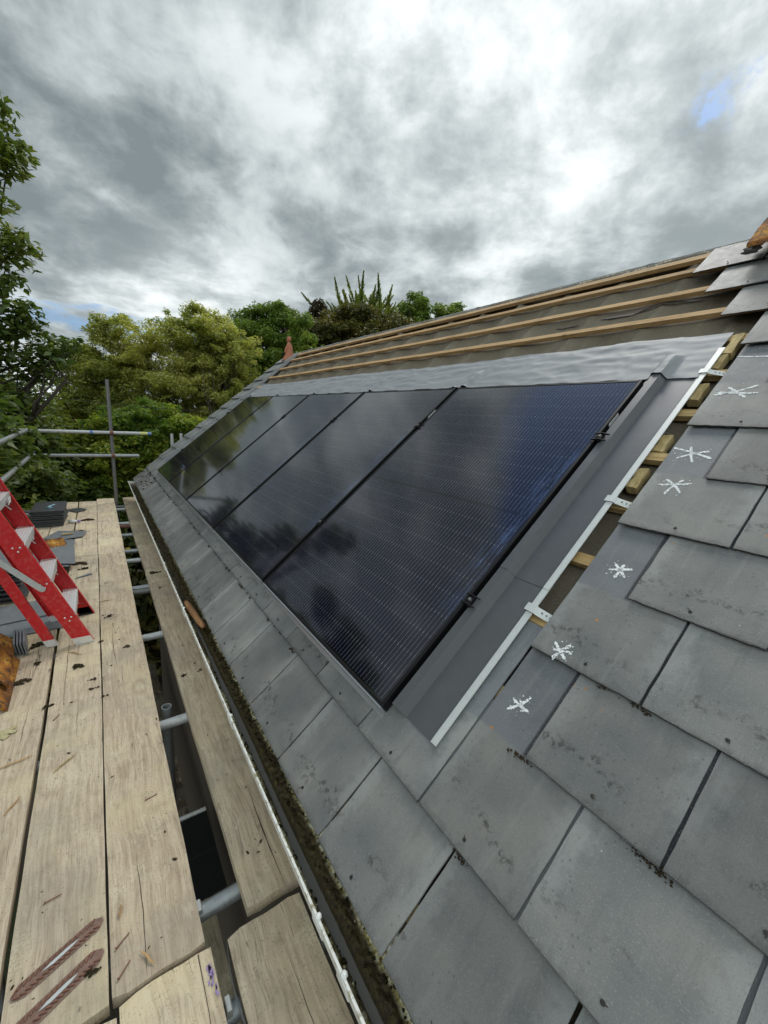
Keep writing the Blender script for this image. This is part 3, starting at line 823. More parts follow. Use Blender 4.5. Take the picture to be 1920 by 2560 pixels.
# right-hand field, rake edge first
for i in range(2, 13):
    sp = 0.3085
    if i <= 8:
        ye = -0.25 if i % 2 else -0.405
    else:
        ye = {9: -0.240, 10: -0.082, 11: 0.072, 12: 0.226}[i]
    n = 0
    for m_ in range(10):
        yc = ye - sp * (m_ + .5)
        if not seen(yc, SI(i)):
            continue
        n += 1
        where = 'at the cut edge' if m_ == 0 else '%s right from the cut edge' % ORD[m_]
        lab = 'grey slate %s, %s course up from the gutter' % (where, ORD[i + 1])
        if m_ == 0 and i in (3, 5):
            lab = {3: 'slate with two white chalk stars, lower of the pair of double-marked slates', 5: 'slate with two white chalk stars near the middle white clip'}[i]
        if m_ == 0 and i == 7:
            lab = 'slate with one large chalk star and a white line, highest of the marked slates'
        if i >= 9 and m_ == 0:
            lab = 'slate at the stepped edge of the bare felt, %s from the ridge' % ORD[13 - i]
        L = 0.60 if i < 12 else 0.30
        o, b_ = make_slate(yc, SI(i), lab, 'slates right of the panels', w=sp - 0.0075, L=L, lift=0.006 if (i >= 9 and m_ == 0) else rng.uniform(0, .0025))
        if m_ == 0 and i == 3:
            chalk_star(o, yc, 0.780, -0.339, SI(3), 0.029, [(0.35, 1, 1, .0052), (1.45, .9, .9, .005), (-0.75, .9, 1.0, .0048)], 5, surf=b_)
            chalk_star(o, yc, 0.452, -0.337, SI(3), 0.029, [(1.2, .9, 1.1, .0055), (-0.6, 1, .9, .005), (0.25, .8, .8, .0045)], 6, surf=b_)
        if m_ == 0 and i == 5:
            chalk_star(o, yc, 1.160, -0.332, SI(5), 0.040, [(0.3, 1, 1.1, .0045), (1.3, .9, 1, .0045), (-0.7, .9, 1, .0045)], 7, surf=b_)
            chalk_star(o, yc, 1.330, -0.322, SI(5), 0.048, [(-0.28, 1.2, 1.3, .0052), (0.62, .8, 1, .005), (-1.15, .8, .9, .005)], 8, surf=b_)
        if m_ == 0 and i == 7:
            chalk_star(o, yc, 1.680, -0.323, SI(7), 0.055, [(-0.05, 1, 1.1, .006), (0.5, 1.1, 1, .006), (-0.75, .7, .9, .006)], 9, surf=b_)
            chalk_star(o, yc, 1.930, -0.335, SI(7), 0.085, [(-0.05, 1, 1, .0045)], 10, surf=b_)
# slates of the far verge
for i in range(2, 13):
    for m_ in range(1):
        o, b_ = make_slate(6.595, SI(i), '%s slate up the far verge strip, counted from the gutter' % ORD[i - 1], 'slates up the far verge', w=0.50, L=0.60 if i < 12 else .33, rivet=False, lift=.014)
for i in range(2, 9):                         # closing slates between the array and the verge
    o, b_ = make_slate(6.17, SI(i), '%s narrow slate between the far panel and the verge, from the gutter' % ORD[i - 1], 'slates beside the far panel', w=0.30, L=0.45, rivet=False)
    o.location += N * -0.012
vt = MB()
vt.box(-0.012, 0.012, -0.36, 3.08, -.03, 0.018)
tag(vt.build('verge_trim', M_LIP, M=rmat(6.325, 0, -0.05)), 'grey metal strip between the bare felt and the far verge slates', 'trim')
vb = MB()
vb.box(-0.010, 0.010, -0.36, 3.10, -.13, 0.0)
tag(vb.build('bargeboard', M_WHITE, M=rmat(6.80, 0, -0.065)), 'board under the slate edge along the far gable', 'bargeboard')

#@@PANELS
# ------------------------------------------------------------------ solar panels
PW, PH = 1.124, 1.722
PL = ['black solar panel nearest the camera, blue sheen and fine silver wires', 'second solar panel from the near end, beside the nearest one',
      'third solar panel, middle one of the row', 'fourth solar panel from the near end, reflecting pale sky', 'farthest solar panel, beside the verge slates, reflecting green trees']
for i in range(5):
    y = i * 1.154
    root = thing('solar_panel', PL[i], 'solar panel', rmat(y + .004, 0, 0), 'solar panels in the roof')
    fw = 0.012
    mb = MB()
    mb.box(-PW, -PW + fw, 0, PH, -0.035, 0); mb.box(-fw, 0, 0, PH, -0.035, 0)
    mb.box(-PW + fw, -fw, 0, fw, -0.035, 0); mb.box(-PW + fw, -fw, PH - fw, PH, -0.035, 0)
    mb.build('frame', M_FRAME, root, bevel=0.0012)
    mb = MB(); mb.box(-PW + fw - .002, -fw + .002, fw - .002, PH - fw + .002, -0.008, -0.002); mb.build('glass', M_GLASS, root)
    mb = MB()
    mb.extrude([(0, -0.004), (-0.006, -0.002), (-0.010, -0.012), (-0.012, -0.036), (-0.026, -0.040), (-0.026, -0.043), (-0.006, -0.040)], -PW + 0.004, -0.004, Matrix(((0, 1, 0, 0), (1, 0, 0, 0), (0, 0, 1, 0), (0, 0, 0, 1))))
    mb.build('bottom_trim', M_LIP, root)
    if i < 2:
        mb = MB(); mb.box(0.0002, 0.0012, 1.42, 1.50, -0.026, -0.008); mb.build('sticker', M_STICKER, root)
tr = MB(); tr.box(-5.80, 0.012, 0.012, 1.80, -0.006, 0.0)
tag(tr.build('mounting_tray', M_TRAY, M=rmat(0, 0, -0.050)), 'black plastic tray under the solar panels, dark in the joints', 'mounting tray')

def clamp(y, s, label, end=False):
    root = thing('panel_clamp', label, 'clamp', rmat(y, s, 0), 'black clamps holding the solar panels')
    mb = MB(); mb.box(-0.008, 0.008, -0.022, 0.022, -0.045, 0.006); mb.build('clamp_body', M_FRAME, root, bevel=0.001)
    for sg in (-1, 1):
        mb = MB()
        w = 0.030
        mb.grid(8, 2, lambda u, v: (-w + 2 * w * u, sg * 0.018 + (v - .5) * .004, 0.006 + 0.007 * (1 - abs(2 * u - 1)) + .001), lambda u, v: (-w + 2 * w * u, sg * 0.018 + (v - .5) * .004, 0.003 + 0.003 * (1 - abs(2 * u - 1)) * v))
        mb.build('clamp_wing', M_FRAME, root)
    mb = MB(); mb.lathe([(0.006, 0.0), (0.006, 0.008), (0.004, 0.009)], 8, T((0, 0, 0.006))); mb.build('bolt', M_STEELD, root)
for i in range(6):
    y = -0.012 if i == 0 else (5.763 if i == 5 else i * 1.154 - 0.010)
    pos = ['on the near edge of the nearest panel', 'between the first and second panels', 'between the second and third panels', 'between the third and fourth panels', 'between the fourth and fifth panels', 'on the far edge of the last panel'][i]
    for s, w in ((0.449, 'lower'), (1.325, 'upper')):
        clamp(y, s, '%s black clamp %s' % (w, pos))

#@@FLASHING
# side flashing: two lengths of folded grey metal, lapped at s = 0.62
prof = [(0.016, 0.004), (-0.006, 0.004), (-0.013, 0.034), (-0.045, 0.034), (-0.064, 0.002), (-0.174, 0.002), (-0.174, 0.006), (-0.176, 0.006)]
def fold(prof, t=0.0015):
    return prof + [(x, z - t) for x, z in reversed(prof)]
def flash(sa, sb, k, label, flip=1, base=0.0):
    root = thing('side_flashing', label, 'flashing', rmat(base, sa, k), 'folded metal side flashings')
    P = [(-x * flip, z) for x, z in fold(prof)]
    mb = MB(); mb.extrude(P, 0, min(sb, 1.795) - sa); mb.build('channel', M_FLASH, root)
    e = [(-0.1765, 0.0025), (-0.1765, 0.0050), (-0.198, 0.0055), (-0.199, 0.0030), (-0.198, 0.0015)]
    mb = MB(); mb.extrude([(-x * flip, z) for x, z in e], 0, sb - sa); mb.build('edge_strip', M_ALU, root)
flash(0.030, 0.640, -0.0412, 'lower length of folded grey side flashing with a white edge strip')
flash(0.618, 1.985, -0.0395, 'upper length of folded grey side flashing with a white edge strip')
flash(0.030, 1.90, -0.0425, 'grey side flashing beyond the farthest panel', -1, 5.765)
for s, w in ((0.535, 'lowest'), (1.045, 'middle'), (1.815, 'top')):
    mb = MB()
    pr = [(0.168, 0.0075), (0.178, 0.0085), (0.199, 0.0085), (0.206, 0.001), (0.256, -0.014)]
    vs = []
    for x, z in pr:
        vs += [(x, -0.014, z), (x, 0.014, z), (x, -0.014, z - .0015), (x, 0.014, z - .0015)]
    fs = []
    for i in range(len(pr) - 1):
        a = 4 * i; b = a + 4
        fs += [(a, b, b + 1, a + 1), (a + 2, a + 3, b + 3, b + 2), (a, a + 2, b + 2, b), (a + 1, b + 1, b + 3, a + 3)]
    fs += [(0, 1, 3, 2), tuple(4 * (len(pr) - 1) + c for c in (0, 2, 3, 1))]
    mb.add(vs, fs)
    o = mb.build('flashing_clip', M_ALU, M=rmat(0, s, -0.0385)); tag(o, '%s white metal clip hooking the flashing edge to a batten' % w, 'clip', 'clips along the flashing edge')
    for c in (0.222, 0.236, 0.248):
        mr = MB(); mr.lathe([(0.0034, 0), (0.003, 0.0012)], 8, T((c, 0.002, 0.0018 - (c - .206) * .300))); mr.build('nail_hole', M_STEELD, o)

# flexible flashing across the top
def flexi_fn(ya, yb, sa, sb, kk, seed, thick=0.002):
    r = np.random.default_rng(seed); ph = r.uniform(0, 6.28, 12)
    def fn(u, v, lo=0):
        y = ya + (yb - ya) * u
        st = sb + 0.010 * math.sin(2.1 * y + 1) + 0.004 * math.sin(9 * y) + 0.0025 * math.sin(31 * y)
        sbm = sa + 0.003 * math.sin(17 * y + ph[0]) + .002 * math.sin(47 * y)
        s = sbm + (st - sbm) * v
        nz = lambda a, b, c: mnoise.noise(Vector((y * a, v * b, c + seed)))
        fold = lambda a, b, c: (1 - abs(nz(a, b, c)) * 2.2)
        k = kk + 0.004 * nz(2.2, 3.0, 1) + 0.0035 * nz(6, 5, 5) + 0.0060 * max(0, fold(2.6, 4.5, 9) - .5) + 0.0050 * max(0, fold(5.5, 3.5, 13) - .55) + 0.0010 * nz(22, 9, 3)
        k += 0.004 * math.exp(-((v - 0.62 - .10 * nz(1.3, 0, 20)) / 0.05) ** 2) * (.6 + nz(2, 0, 31)) + 0.004 * math.exp(-((v - 0.86 - .08 * nz(1.5, 0, 40)) / 0.04) ** 2) * (.6 + nz(2.3, 0, 51))
        k -= 0.020 * v
        # dressed over the rib of the side flashing, and over the joints between panels
        rib = 0.034 * max(0.0, min(1.0, (1 - abs(y + 0.030) / 0.036) * 2.2)) * max(0.0, min(1, (0.55 - v) * 6))
        for j in range(1, 5):
            yj = 1.154 * j - 0.01
            rib += 0.016 * max(0.0, min(1.0, (1 - abs(y - yj) / 0.03) * 2.0)) * max(0.0, min(1, (0.62 - v) * 5))
            rib += 0.007 * max(0.0, 1 - abs(y - yj - .10) / 0.015) * max(0.0, min(1, (0.5 - v) * 5))
        return rp(y, s, k + rib + lo)
    return fn
fx = flexi_fn(-0.178, 6.02, 1.772, 2.128, -0.034, 4)
mb = MB(); mb.grid(620, 26, lambda u, v: fx(u, v), lambda u, v: fx(u, v, -0.0018))
o = mb.build('flexible_flashing', M_FLEXI, smooth=True, angle=60)
tag(o, 'grey crinkled flexible flashing dressed along the top of the panels', 'flashing')

# ------------------------------------------------------------------ gutter
gl0, gl1 = -1.6, 6.98
gut = thing('gutter', 'white plastic gutter choked with moss and dark water along the eaves', 'gutter', T((-0.305, gl0, -0.345)))
GW = 0.118
def gprof(u, o=0.0):                        # half round: from the outer lip to the back lip
    a = math.pi * (1 - u)
    return (GW / 2 - math.cos(a) * -1 * (GW / 2 + o) * 1.0, -abs(math.sin(a)) ** 0.8 * (0.070 + o))
NG = 14
outer = [(GW / 2 - (GW / 2 + .003) * math.cos(math.pi * u), -(max(0, math.sin(math.pi * u)) ** 0.75) * 0.075) for u in [i / NG for i in range(NG + 1)]]
inner = [(GW / 2 - GW / 2 * math.cos(math.pi * u), -(max(0, math.sin(math.pi * u)) ** 0.75) * 0.071) for u in [i / NG for i in range(NG + 1)]]
mb = MB(); mb.extrude([(x - .0012, z) for x, z in outer], 0, gl1 - gl0, closed=False)
mb.build('gutter_shell', M_WHITE, gut, smooth=True)
mb = MB(); mb.extrude([(-0.005, 0.003), (0.002, 0.003), (0.002, -0.005), (-0.005, -0.007)], 0, gl1 - gl0); mb.build('front_lip', M_LIPW, gut, bevel=.001)
def bed_z(x, y):                            # moss bed: a dark bank on the roof side, a water channel, a thin crust behind the lip
    lin = -0.071 * max(0.0, math.sin(math.acos(max(-1, min(1, 1 - 2 * x / GW))))) ** 0.75
    n_ = mnoise.noise(Vector((x * 40, y * 9, 1))); n2_ = mnoise.noise(Vector((x * 120, y * 60, 5))); n3_ = mnoise.noise(Vector((x * 240, y * 190, 9)))
    c = 0.041 + 0.006 * mnoise.noise(Vector((0, y * 2.2, 3))) ; hw = max(0.0, 0.0075 + 0.005 * mnoise.noise(Vector((0, y * 3, 8))) - 0.007 * max(0, y - 2.4))
    t_ = max(0.0, min(1.0, (abs(x - c) - hw) / 0.010))
    bank = -0.064 + t_ * (0.024 if x > c else 0.026) + t_ * (0.008 * n_ + 0.007 * n2_ + 0.004 * n3_)
    return max(lin + 0.0015, min(-0.008, bank))
mb = MB()
mb.grid(28, 1400, lambda u, v: (0.0005 + (GW - .001) * u, (gl1 - gl0) * v, bed_z(0.0005 + (GW - .001) * u, (gl1 - gl0) * v)))
mb.build('algae_lining', M_GUTIN, gut, smooth=True)
mb = MB(); mb.box(0.018, 0.060, 0.01, gl1 - gl0 - .01, -0.062, -0.0565); mb.build('standing_water', M_WATER, gut)
mb = MB(); mb.add([(x - .001, 0, z) for x, z in outer] + [(x - .001, -.004, z) for x, z in outer], [tuple(range(NG + 1)), tuple(range(2 * NG + 1, NG, -1))]); mb.build('end_cap', M_WHITE, gut)
mb = MB(); L_ = gl1 - gl0; mb.add([(x - .001, L_, z) for x, z in outer] + [(x - .001, L_ + .004, z) for x, z in outer], [tuple(range(NG, -1, -1)), tuple(range(NG + 1, 2 * NG + 2))]); mb.build('end_cap', M_WHITE, gut)
for y in (-0.33, -0.20, 0.62, 1.72, 2.62, 4.2, 5.6):
    mb = MB(); mb.extrude([(x - .004 if i < 4 else x, z - .002) for i, (x, z) in enumerate(outer[:9])] + [(x + .002, z + .002) for x, z in reversed(outer[:9])], y - gl0 - .022, y - gl0 + .022)
    blob(mb, (0.001, y - gl0, 0.004), .0085, int(y * 100) + 900, .8, None, .1)
    mb.build('bracket', M_WHITE, gut)
mb = MB()                                    # grey joint seal on the near length
mb.box(-0.0075, -0.0065, 0.93, 1.0, -0.045, -0.010); mb.build('joint_seal', M_RUBBER, gut)

mb = MB()
sd_ = 100
for _ in range(1500):
    y = rng.uniform(0.05, gl1 - gl0 - .05) ** 1.0
    x = rng.choice([rng.uniform(.062, .105), rng.uniform(.012, .030)], p=[.75, .25]) if y < 3.2 else rng.uniform(.012, .105)
    sd_ += 1
    blob(mb, (x, y, bed_z(x, y) + .001), rng.uniform(.002, .006), sd_, .7)
o = mb.build('gutter_moss', M_MOSS, M=T((-0.305, gl0, -0.345)), smooth=True); tag(o, 'dark wet moss and leaf litter lying along the gutter', 'moss', kind='stuff')
mb = MB()
for _ in range(1300):
    y = rng.uniform(0.05, gl1 - gl0 - .05)
    if mnoise.noise(Vector((y * 3.1, 2, 0))) < -.12: continue
    x = rng.choice([abs(rng.normal(0.010, .005)) + .004, GW - .006 - abs(rng.normal(0.008, .006))], p=[.4, .6])
    sd_ += 1
    blob(mb, (x, y, bed_z(x, y) + .001), rng.uniform(.001, .0034), sd_, .5)
o = mb.build('gutter_lichen', M_MOSSG, M=T((-0.305, gl0, -0.345)), smooth=True); tag(o, 'olive and cream lichen crust on the gutter sides', 'lichen', kind='stuff')
# rotten wood stick lying in the gutter
mb = MB(); n = 10
pts = [(0, -0.24 + .04 * i, 0.002 * math.sin(i * 2.1)) for i in range(12)]
mb.tube(pts, [.012, .017, .019, .018, .019, .020, .019, .020, .020, .019, .017, .010], 9)
o = mb.build('wood_stick', m_wood('rotten_wood', (0.42, 0.22, 0.10), (0.24, 0.11, 0.05), .4, fresh=True), M=T((-0.262, 1.66, -0.352)) @ RX(R(-3)) @ RZ(R(3)), smooth=True)
tag(o, 'brown broken piece of wood lying in the gutter', 'wood stick')

# moss plugs along the slate tails
mb = MB()
for _ in range(95):
    i = rng.choice([1, 1, 1, 1, 0]); y = rng.uniform(0.4, 6.7)
    r_ = rng.uniform(.003, .010) * (1 + y * .14); s0_ = SI(i) - rng.uniform(0, .010)
    for _k in range(7):
        sd_ += 1; blob(mb, rp(y + rng.normal(0, r_ * .7), s0_ + rng.normal(0, r_ * .4), -0.046), r_ * rng.uniform(.2, .55), sd_, .7)
for y, s, r_ in ((-0.40, -0.105, .012), (-0.415, -0.108, .010), (-0.38, 0.155, .015), (-0.405, .157, .012), (-0.55, .425, .014), (-0.57, .42, .012), (-.70, .16, .016), (-.72, .158, .013), (-.675, .157, .010), (-.47, .42, .01),
                 (1.33, -.10, .02), (1.36, -.108, .016), (0.90, -.107, .012), (.72, .425, .012)):
    for _k in range(26):
        sd_ += 1; blob(mb, rp(y + rng.normal(0, r_ * .8), s + rng.normal(0, r_ * .28), -0.045 + rng.uniform(0, .003)), r_ * rng.uniform(.07, .20), sd_, .7)
for _ in range(60):
    y = rng.uniform(5.4, 6.7); sd_ += 1
    blob(mb, rp(y, rng.uniform(-.3, -.08), -0.045), rng.uniform(.008, .025), sd_, .4)
o = mb.build('roof_moss', M_MOSSB, smooth=True); tag(o, 'crumbs of dark moss lodged along the slate joints', 'moss', kind='stuff')

#@@RIDGE
# lichen covered ridge tile at the top right
def vtile(L, w, h, t, seed, n=14):
    r = np.random.default_rng(seed); ph = r.uniform(0, 6, 6)
    mb = MB()
    pr = []
    for i in range(n + 1):
        a = -1 + 2 * i / n
        x = a * w; z = h * (1 - abs(a) ** 1.25)
        pr.append((x, z))
    def f(u, v, off=0):
        iu = u * n; i0 = min(n - 1, int(iu)); f_ = iu - i0
        x = pr[i0][0] * (1 - f_) + pr[i0 + 1][0] * f_; z = pr[i0][1] * (1 - f_) + pr[i0 + 1][1] * f_
        e = .006 * mnoise.noise(Vector((x * 14, v * 7, seed))) + .006 * mnoise.noise(Vector((x * 45, v * 22, seed + 3))) + .003 * mnoise.noise(Vector((x * 120, v * 60, seed)))
        return (x * (1 - off * .02), v * L, z + e - off)
    mb.grid(40, 46, lambda u, v: f(u, v), lambda u, v: f(u, v, t))
    return mb
mb = vtile(0.46, 0.29, 0.23, 0.018, 3)
o = mb.build('ridge_tile', M_TILE, M=T(rp(-0.49, 3.07, 0.0) - Vector((0, 0, .160))), smooth=True, angle=50)
tag(o, 'orange lichened ridge tile capping the slates at the top right', 'ridge tile', 'clay ridge tiles')
mb = MB()
for k in range(40):
    sd_ += 1
    a_ = rng.uniform(-.02, .25)
    blob(mb, (-a_, .455 + rng.uniform(-.02, .012), .185 - abs(a_) * .80 - rng.uniform(.0, .03)), rng.uniform(.010, .026), sd_, .7)
mb.build('mortar_bed', M_MORTAR, o, smooth=True)

# terracotta finial at the far end of the ridge
fin = thing('roof_finial', 'terracotta figure-shaped finial standing on the far end of the ridge', 'finial', T((2.27, 6.52, 1.86)))
fin.scale = (1.0, 1.0, 1.0)
def shaped(prof, n=16):                      # (rx, ry, z, cx)
    vs = []; fs = []
    for rx, ry, z, cx in prof:
        for j in range(n):
            a = 2 * math.pi * j / n
            vs.append((cx + rx * math.cos(a), ry * math.sin(a), z))
    for i in range(len(prof) - 1):
        for j in range(n):
            fs.append((i * n + j, i * n + (j + 1) % n, (i + 1) * n + (j + 1) % n, (i + 1) * n + j))
    fs += [tuple(range(n))[::-1], tuple((len(prof) - 1) * n + j for j in range(n))]
    m_ = MB(); m_.add(vs, fs); return m_
shaped([(.13, .10, -.02, .0), (.11, .09, .03, .005), (.075, .07, .10, .008), (.058, .06, .17, .012), (.056, .058, .22, .012), (.050, .05, .265, .006), (.030, .032, .295, .0), (.022, .022, .325, -.002)]).build('body', M_CLAY, fin, smooth=True)
shaped([(.022, .022, .322, -.002), (.036, .036, .338, -.002), (.041, .041, .362, 0), (.040, .040, .385, .003), (.030, .030, .405, .003), (.012, .012, .414, .003)]).build('head', M_CLAY, fin, smooth=True)
shaped([(.018, .02, .11, -.062), (.022, .024, .16, -.060), (.020, .022, .21, -.050), (.012, .014, .25, -.035)]).build('arm', M_CLAY, fin, smooth=True)
mb = MB()
for k in range(14):
    sd_ += 1; blob(mb, (rng.uniform(-.10, .13), rng.uniform(-.13, .02), rng.uniform(-.04, .02)), rng.uniform(.02, .035), sd_, .6)
mb.build('mortar_bed', M_MORTAR, fin, smooth=True)

#@@SCAFFOLD
# ------------------------------------------------------------------ scaffold
ZB = -0.62
def board(xa, xb, ya, yb, label, mat=None, z=ZB, name='scaffold_board', tilt=0.0, rnd=0.004, pt=0.038, endband=False):
    L = yb - ya; w = xb - xa
    mb = MB(); r = rng.uniform(0, 6, 6)
    nx, ny = 6, max(6, int(L / .08))
    def f(u, v, lo=0):
        x = (u - .5) * w; y = v * L
        ed = abs(u - .5) * 2
        corner = max(0, ed - .8) / .2
        yo = ((.006 * corner ** 2) if v == 0 else (-.006 * corner ** 2 if v == 1 else 0)) + (.0025 * math.sin(41 * x + r[0]) if v in (0, 1) else 0)
        xo = (.0012 * math.sin(4.1 * y + r[1]) + .0007 * math.sin(17 * y + r[2])) if ed > .99 else 0
        z_ = .0012 * math.sin(2.3 * y + r[3]) - .0016 * ed ** 4 + .001 * math.sin(9 * x * 4 + r[4])
        return (x + xo, y + yo, z_ - lo)
    mb.grid(nx, ny, lambda u, v: f(u, v), lambda u, v: f(u, v, pt))
    nf = len(mb.f)
    for _c in range(rng.integers(2, 4)):
        l_ = rng.uniform(.25, 1.1); y0_ = rng.uniform(-.1, L - .2); x0_ = rng.uniform(-.42, .42) * w; sd0 = rng.uniform(0, 99); wd = rng.uniform(.0006, .0017)
        if rng.random() < .3: y0_ = 0.004; l_ = rng.uniform(.15, .5)
        n_ = 16; vs = []
        for i in range(n_ + 1):
            yy = min(L - .004, max(.004, y0_ + l_ * i / n_)); xx = x0_ + .012 * mnoise.noise(Vector((sd0, yy * 2.2, 0))) + .003 * mnoise.noise(Vector((sd0, yy * 14, 3)))
            hw = wd * math.sin(math.pi * (.04 + .92 * i / n_)) * (.7 + .6 * rng.random())
            zz = f(xx / w + .5, yy / L)[2] + .0009
            vs += [(xx - hw, yy, zz), (xx + hw, yy, zz)]
        mb.add(vs, [(2 * i, 2 * i + 1, 2 * i + 3, 2 * i + 2) for i in range(n_)])
    o = mb.build(name, mat or M_BOARD, M=T(((xa + xb) / 2, ya, z)) @ RX(tilt), smooth=True, angle=35)
    o.data.materials.append(M_CRACK)
    mi = np.zeros(len(o.data.polygons), np.int32); mi[nf:] = 1
    o.data.polygons.foreach_set('material_index', mi)
    return tag(o, label, 'scaffold board', 'scaffold boards')
J = 3.955
b_ = board(-0.968, -0.751, 0.064, J, 'weathered scaffold board carrying two rusty ribbed plates near its end')
# two rusty nail plates with toothed ribs across the near end
def nail_plate(xa, ya, xb, yb, w):
    a = Vector((xa, ya, 0)); b = Vector((xb, yb, 0)); L = (b - a).length; ang = math.atan2(b.y - a.y, b.x - a.x)
    M = T((xa + 0.8595, ya - 0.064, 0.0015)) @ RZ(ang)
    o = None
    mb = MB(); n = 20
    vs = []
    for i in range(n + 1):
        u = i / n; hw = w / 2 * min(1, 0.30 + 8 * min(u, 1 - u)); 
        vs += [(u * L, -hw, .0012), (u * L, hw, .0012), (u * L, 0, .0026)]
    fs = []
    for i in range(n):
        a0 = 3 * i; fs += [(a0, a0 + 3, a0 + 5, a0 + 2), (a0 + 2, a0 + 5, a0 + 4, a0 + 1)]
    mb.add(vs, fs); o = mb.build('nail_plate', M_NAILPL, b_, M=M)
    mt = MB()
    for i in range(16):
        u = (i + .8) / 17.5
        for sg in (-1, 1):
            hw = w / 2 * min(1, 0.30 + 8 * min(u, 1 - u))
            Mx = T((u * L, sg * hw * .55, .0024)) @ RZ(sg * .65)
            mt.box(-.0075, .0075, -.0014, .0014, 0, .0030, Mx)
    mt.build('teeth', M_RUST, o)
    mc = MB(); mc.add([(L * .30, 0, .0046), (L * .42, -w * .13, .0042), (L * .62, -w * .10, .0042), (L * .72, 0, .0046), (L * .60, w * .12, .0042), (L * .40, w * .10, .0042)], [(0, 1, 2, 3, 4, 5)])
    mc.build('bare_centre', M_PLATEC, o)
nail_plate(-0.953, 0.208, -0.760, 0.292, 0.040)
nail_plate(-0.953, 0.118, -0.760, 0.205, 0.044)
board(-0.745, -0.522, 0.074, J, 'long scaffold board with a knot and pale scratches, left of the open gap', M_BOARD2)
board(-0.395, -0.168, 0.092, 4.12, 'scaffold board running close along the gutter, right of the open gap', M_BOARD2)
board(-1.205, -0.984, 0.03, 3.95, 'scaffold board at the left, under the ladder foot, dusted with yellow sawdust')
board(-1.440, -1.214, -0.2, 3.94, 'outermost scaffold board under the ridge tiles')
board(-0.968, -0.753, J + .006, 6.80, 'far scaffold board with moss crumbs, in line behind the ladder')
board(-0.748, -0.520, J + .006, 6.98, 'far clean pale scaffold board left of the gap')
board(-0.440 + .04, -0.205 + .03, 4.125, 7.01, 'far scaffold board along the gutter beyond the joint', M_BOARD2)
board(-1.205, -0.984, J + .002, 6.80, 'far scaffold board beside the black slate stack')
board(-1.440, -1.214, J - .004, 6.80, 'far outermost scaffold board under the black slate stack')
# nearer lift of boards, set a touch lower
n3 = board(-0.728, -0.507, -1.9, 0.067, 'near scaffold board with purple paint on its corner', z=ZB - .012)
mb = MB()
for k in range(22):
    y = -0.02 - rng.uniform(0, .085); e = rng.uniform(.0015, .0042)
    x = 0.094 + rng.uniform(-.006, .010)
    mb.add([(x - e * .7, y + 1.955 - e * 2, .0012), (x + e * .7, y + 1.955 - e * 1.5, .0012), (x + e * .6, y + 1.955 + e * 2, .0012), (x - e * .5, y + 1.955 + e, .0012)], [(0, 1, 2, 3)])
mb.build('paint_mark', M_PURPLE, n3)
n4 = board(-0.463, -0.240, -1.9, 0.060, 'near scaffold board with a rounded corner and metal end band beside the gutter', M_BOARD2, z=ZB - .010)
mb = MB()
for k in range(24):
    pass
def band_fn(u, v):
    # around the end: down the right side, across, down the left side
    tpath = u * 3
    hw = 0.1115 + .0015
    if tpath < 1: p_ = (hw, 1.960 - .30 * (1 - tpath))
    elif tpath < 2: p_ = (hw - 2 * hw * (tpath - 1), 1.960 + .0022)
    else: p_ = (-hw - .010 * math.sin(math.pi * min(1, (tpath - 2) * 1.4)), 1.960 - .32 * (tpath - 2))
    return (p_[0], p_[1], -.034 + .028 * v)
mb.grid(90, 2, band_fn); mb.build('end_band', M_BAND, n4)
board(-0.962, -0.735, -1.9, 0.045, 'near scaffold board under the plated board end', z=ZB - .012)
board(-1.205, -0.984, -1.9, 0.022, 'near scaffold board at the far left corner of the picture', z=ZB - .008)

def tube(name, a, b, label, cat, group, mat, r=0.0242, open_end=False, M0=None):
    a = Vector(a); b = Vector(b)
    mb = MB()
    d = (b - a); L = d.length
    mb.tube([(0, 0, 0), (0, 0, L)], r, 18, caps=not open_end)
    if open_end:
        mb.tube([(0, 0, L), (0, 0, L - .25)], r - .004, 18, caps=False)
        n = 18; ring = []
        o_ = len(mb.v)
        for rr in (r, r - .004):
            for j in range(n):
                an = 2 * math.pi * j / n; mb.v.append((rr * math.cos(an), rr * math.sin(an), L))
        for j in range(n):
            mb.f.append((o_ + j, o_ + (j + 1) % n, o_ + n + (j + 1) % n, o_ + n + j))
    o = mb.build(name, mat, M=T(a) @ d.to_track_quat('Z', 'Y').to_matrix().to_4x4(), smooth=True, angle=40)
    return tag(o, label, cat, group)
# transoms under the boards
TY = [-0.08, 0.195, 1.135, 2.09, 2.93, 3.02, 3.80, 4.14, 4.82, 5.26, 5.43, 6.35, 6.55]
gone = {0: 'nearest steel tube crossing the gap, at the bottom of the picture', 1: 'second steel tube crossing the gap, shiny with a coupler jaw', 2: 'third steel tube crossing the gap, beside the open tube end'}
for i, y in enumerate(TY):
    lab = gone.get(i, '%s steel tube from the near end crossing the gap under the boards' % ORD[i + 1])
    tube('scaffold_tube', (-1.62, y - .012, ZB - .038 - .026 - (.01 if i < 1 else .0)), (-0.17, y + .010, ZB - .038 - .026 - (.01 if i < 1 else 0)), lab, 'scaffold tube', 'tubes under the boards', [M_STEEL, M_STEEL, M_STEELW, M_STEELW, M_STEELD, M_STEEL, M_STEELW, M_STEEL, M_STEEL, M_RUST, M_STEELW, M_STEELW, M_STEELD][i])
for i, y in enumerate((0.195, -0.08)):
    mb = MB(); mb.extrude([(-.008, -.02), (.008, -.02), (.010, .0), (.006, .010), (-.006, .010)], -.018, .018)
    tag(mb.build('coupler_jaw', M_STEELW, M=T((-0.515 + .02 * i, y + .006, ZB - .038)), bevel=.002), ['pinkish steel lug on the second tube crossing the gap', 'pinkish steel lug on the nearest tube crossing the gap'][i], 'coupler', 'coupler lugs')
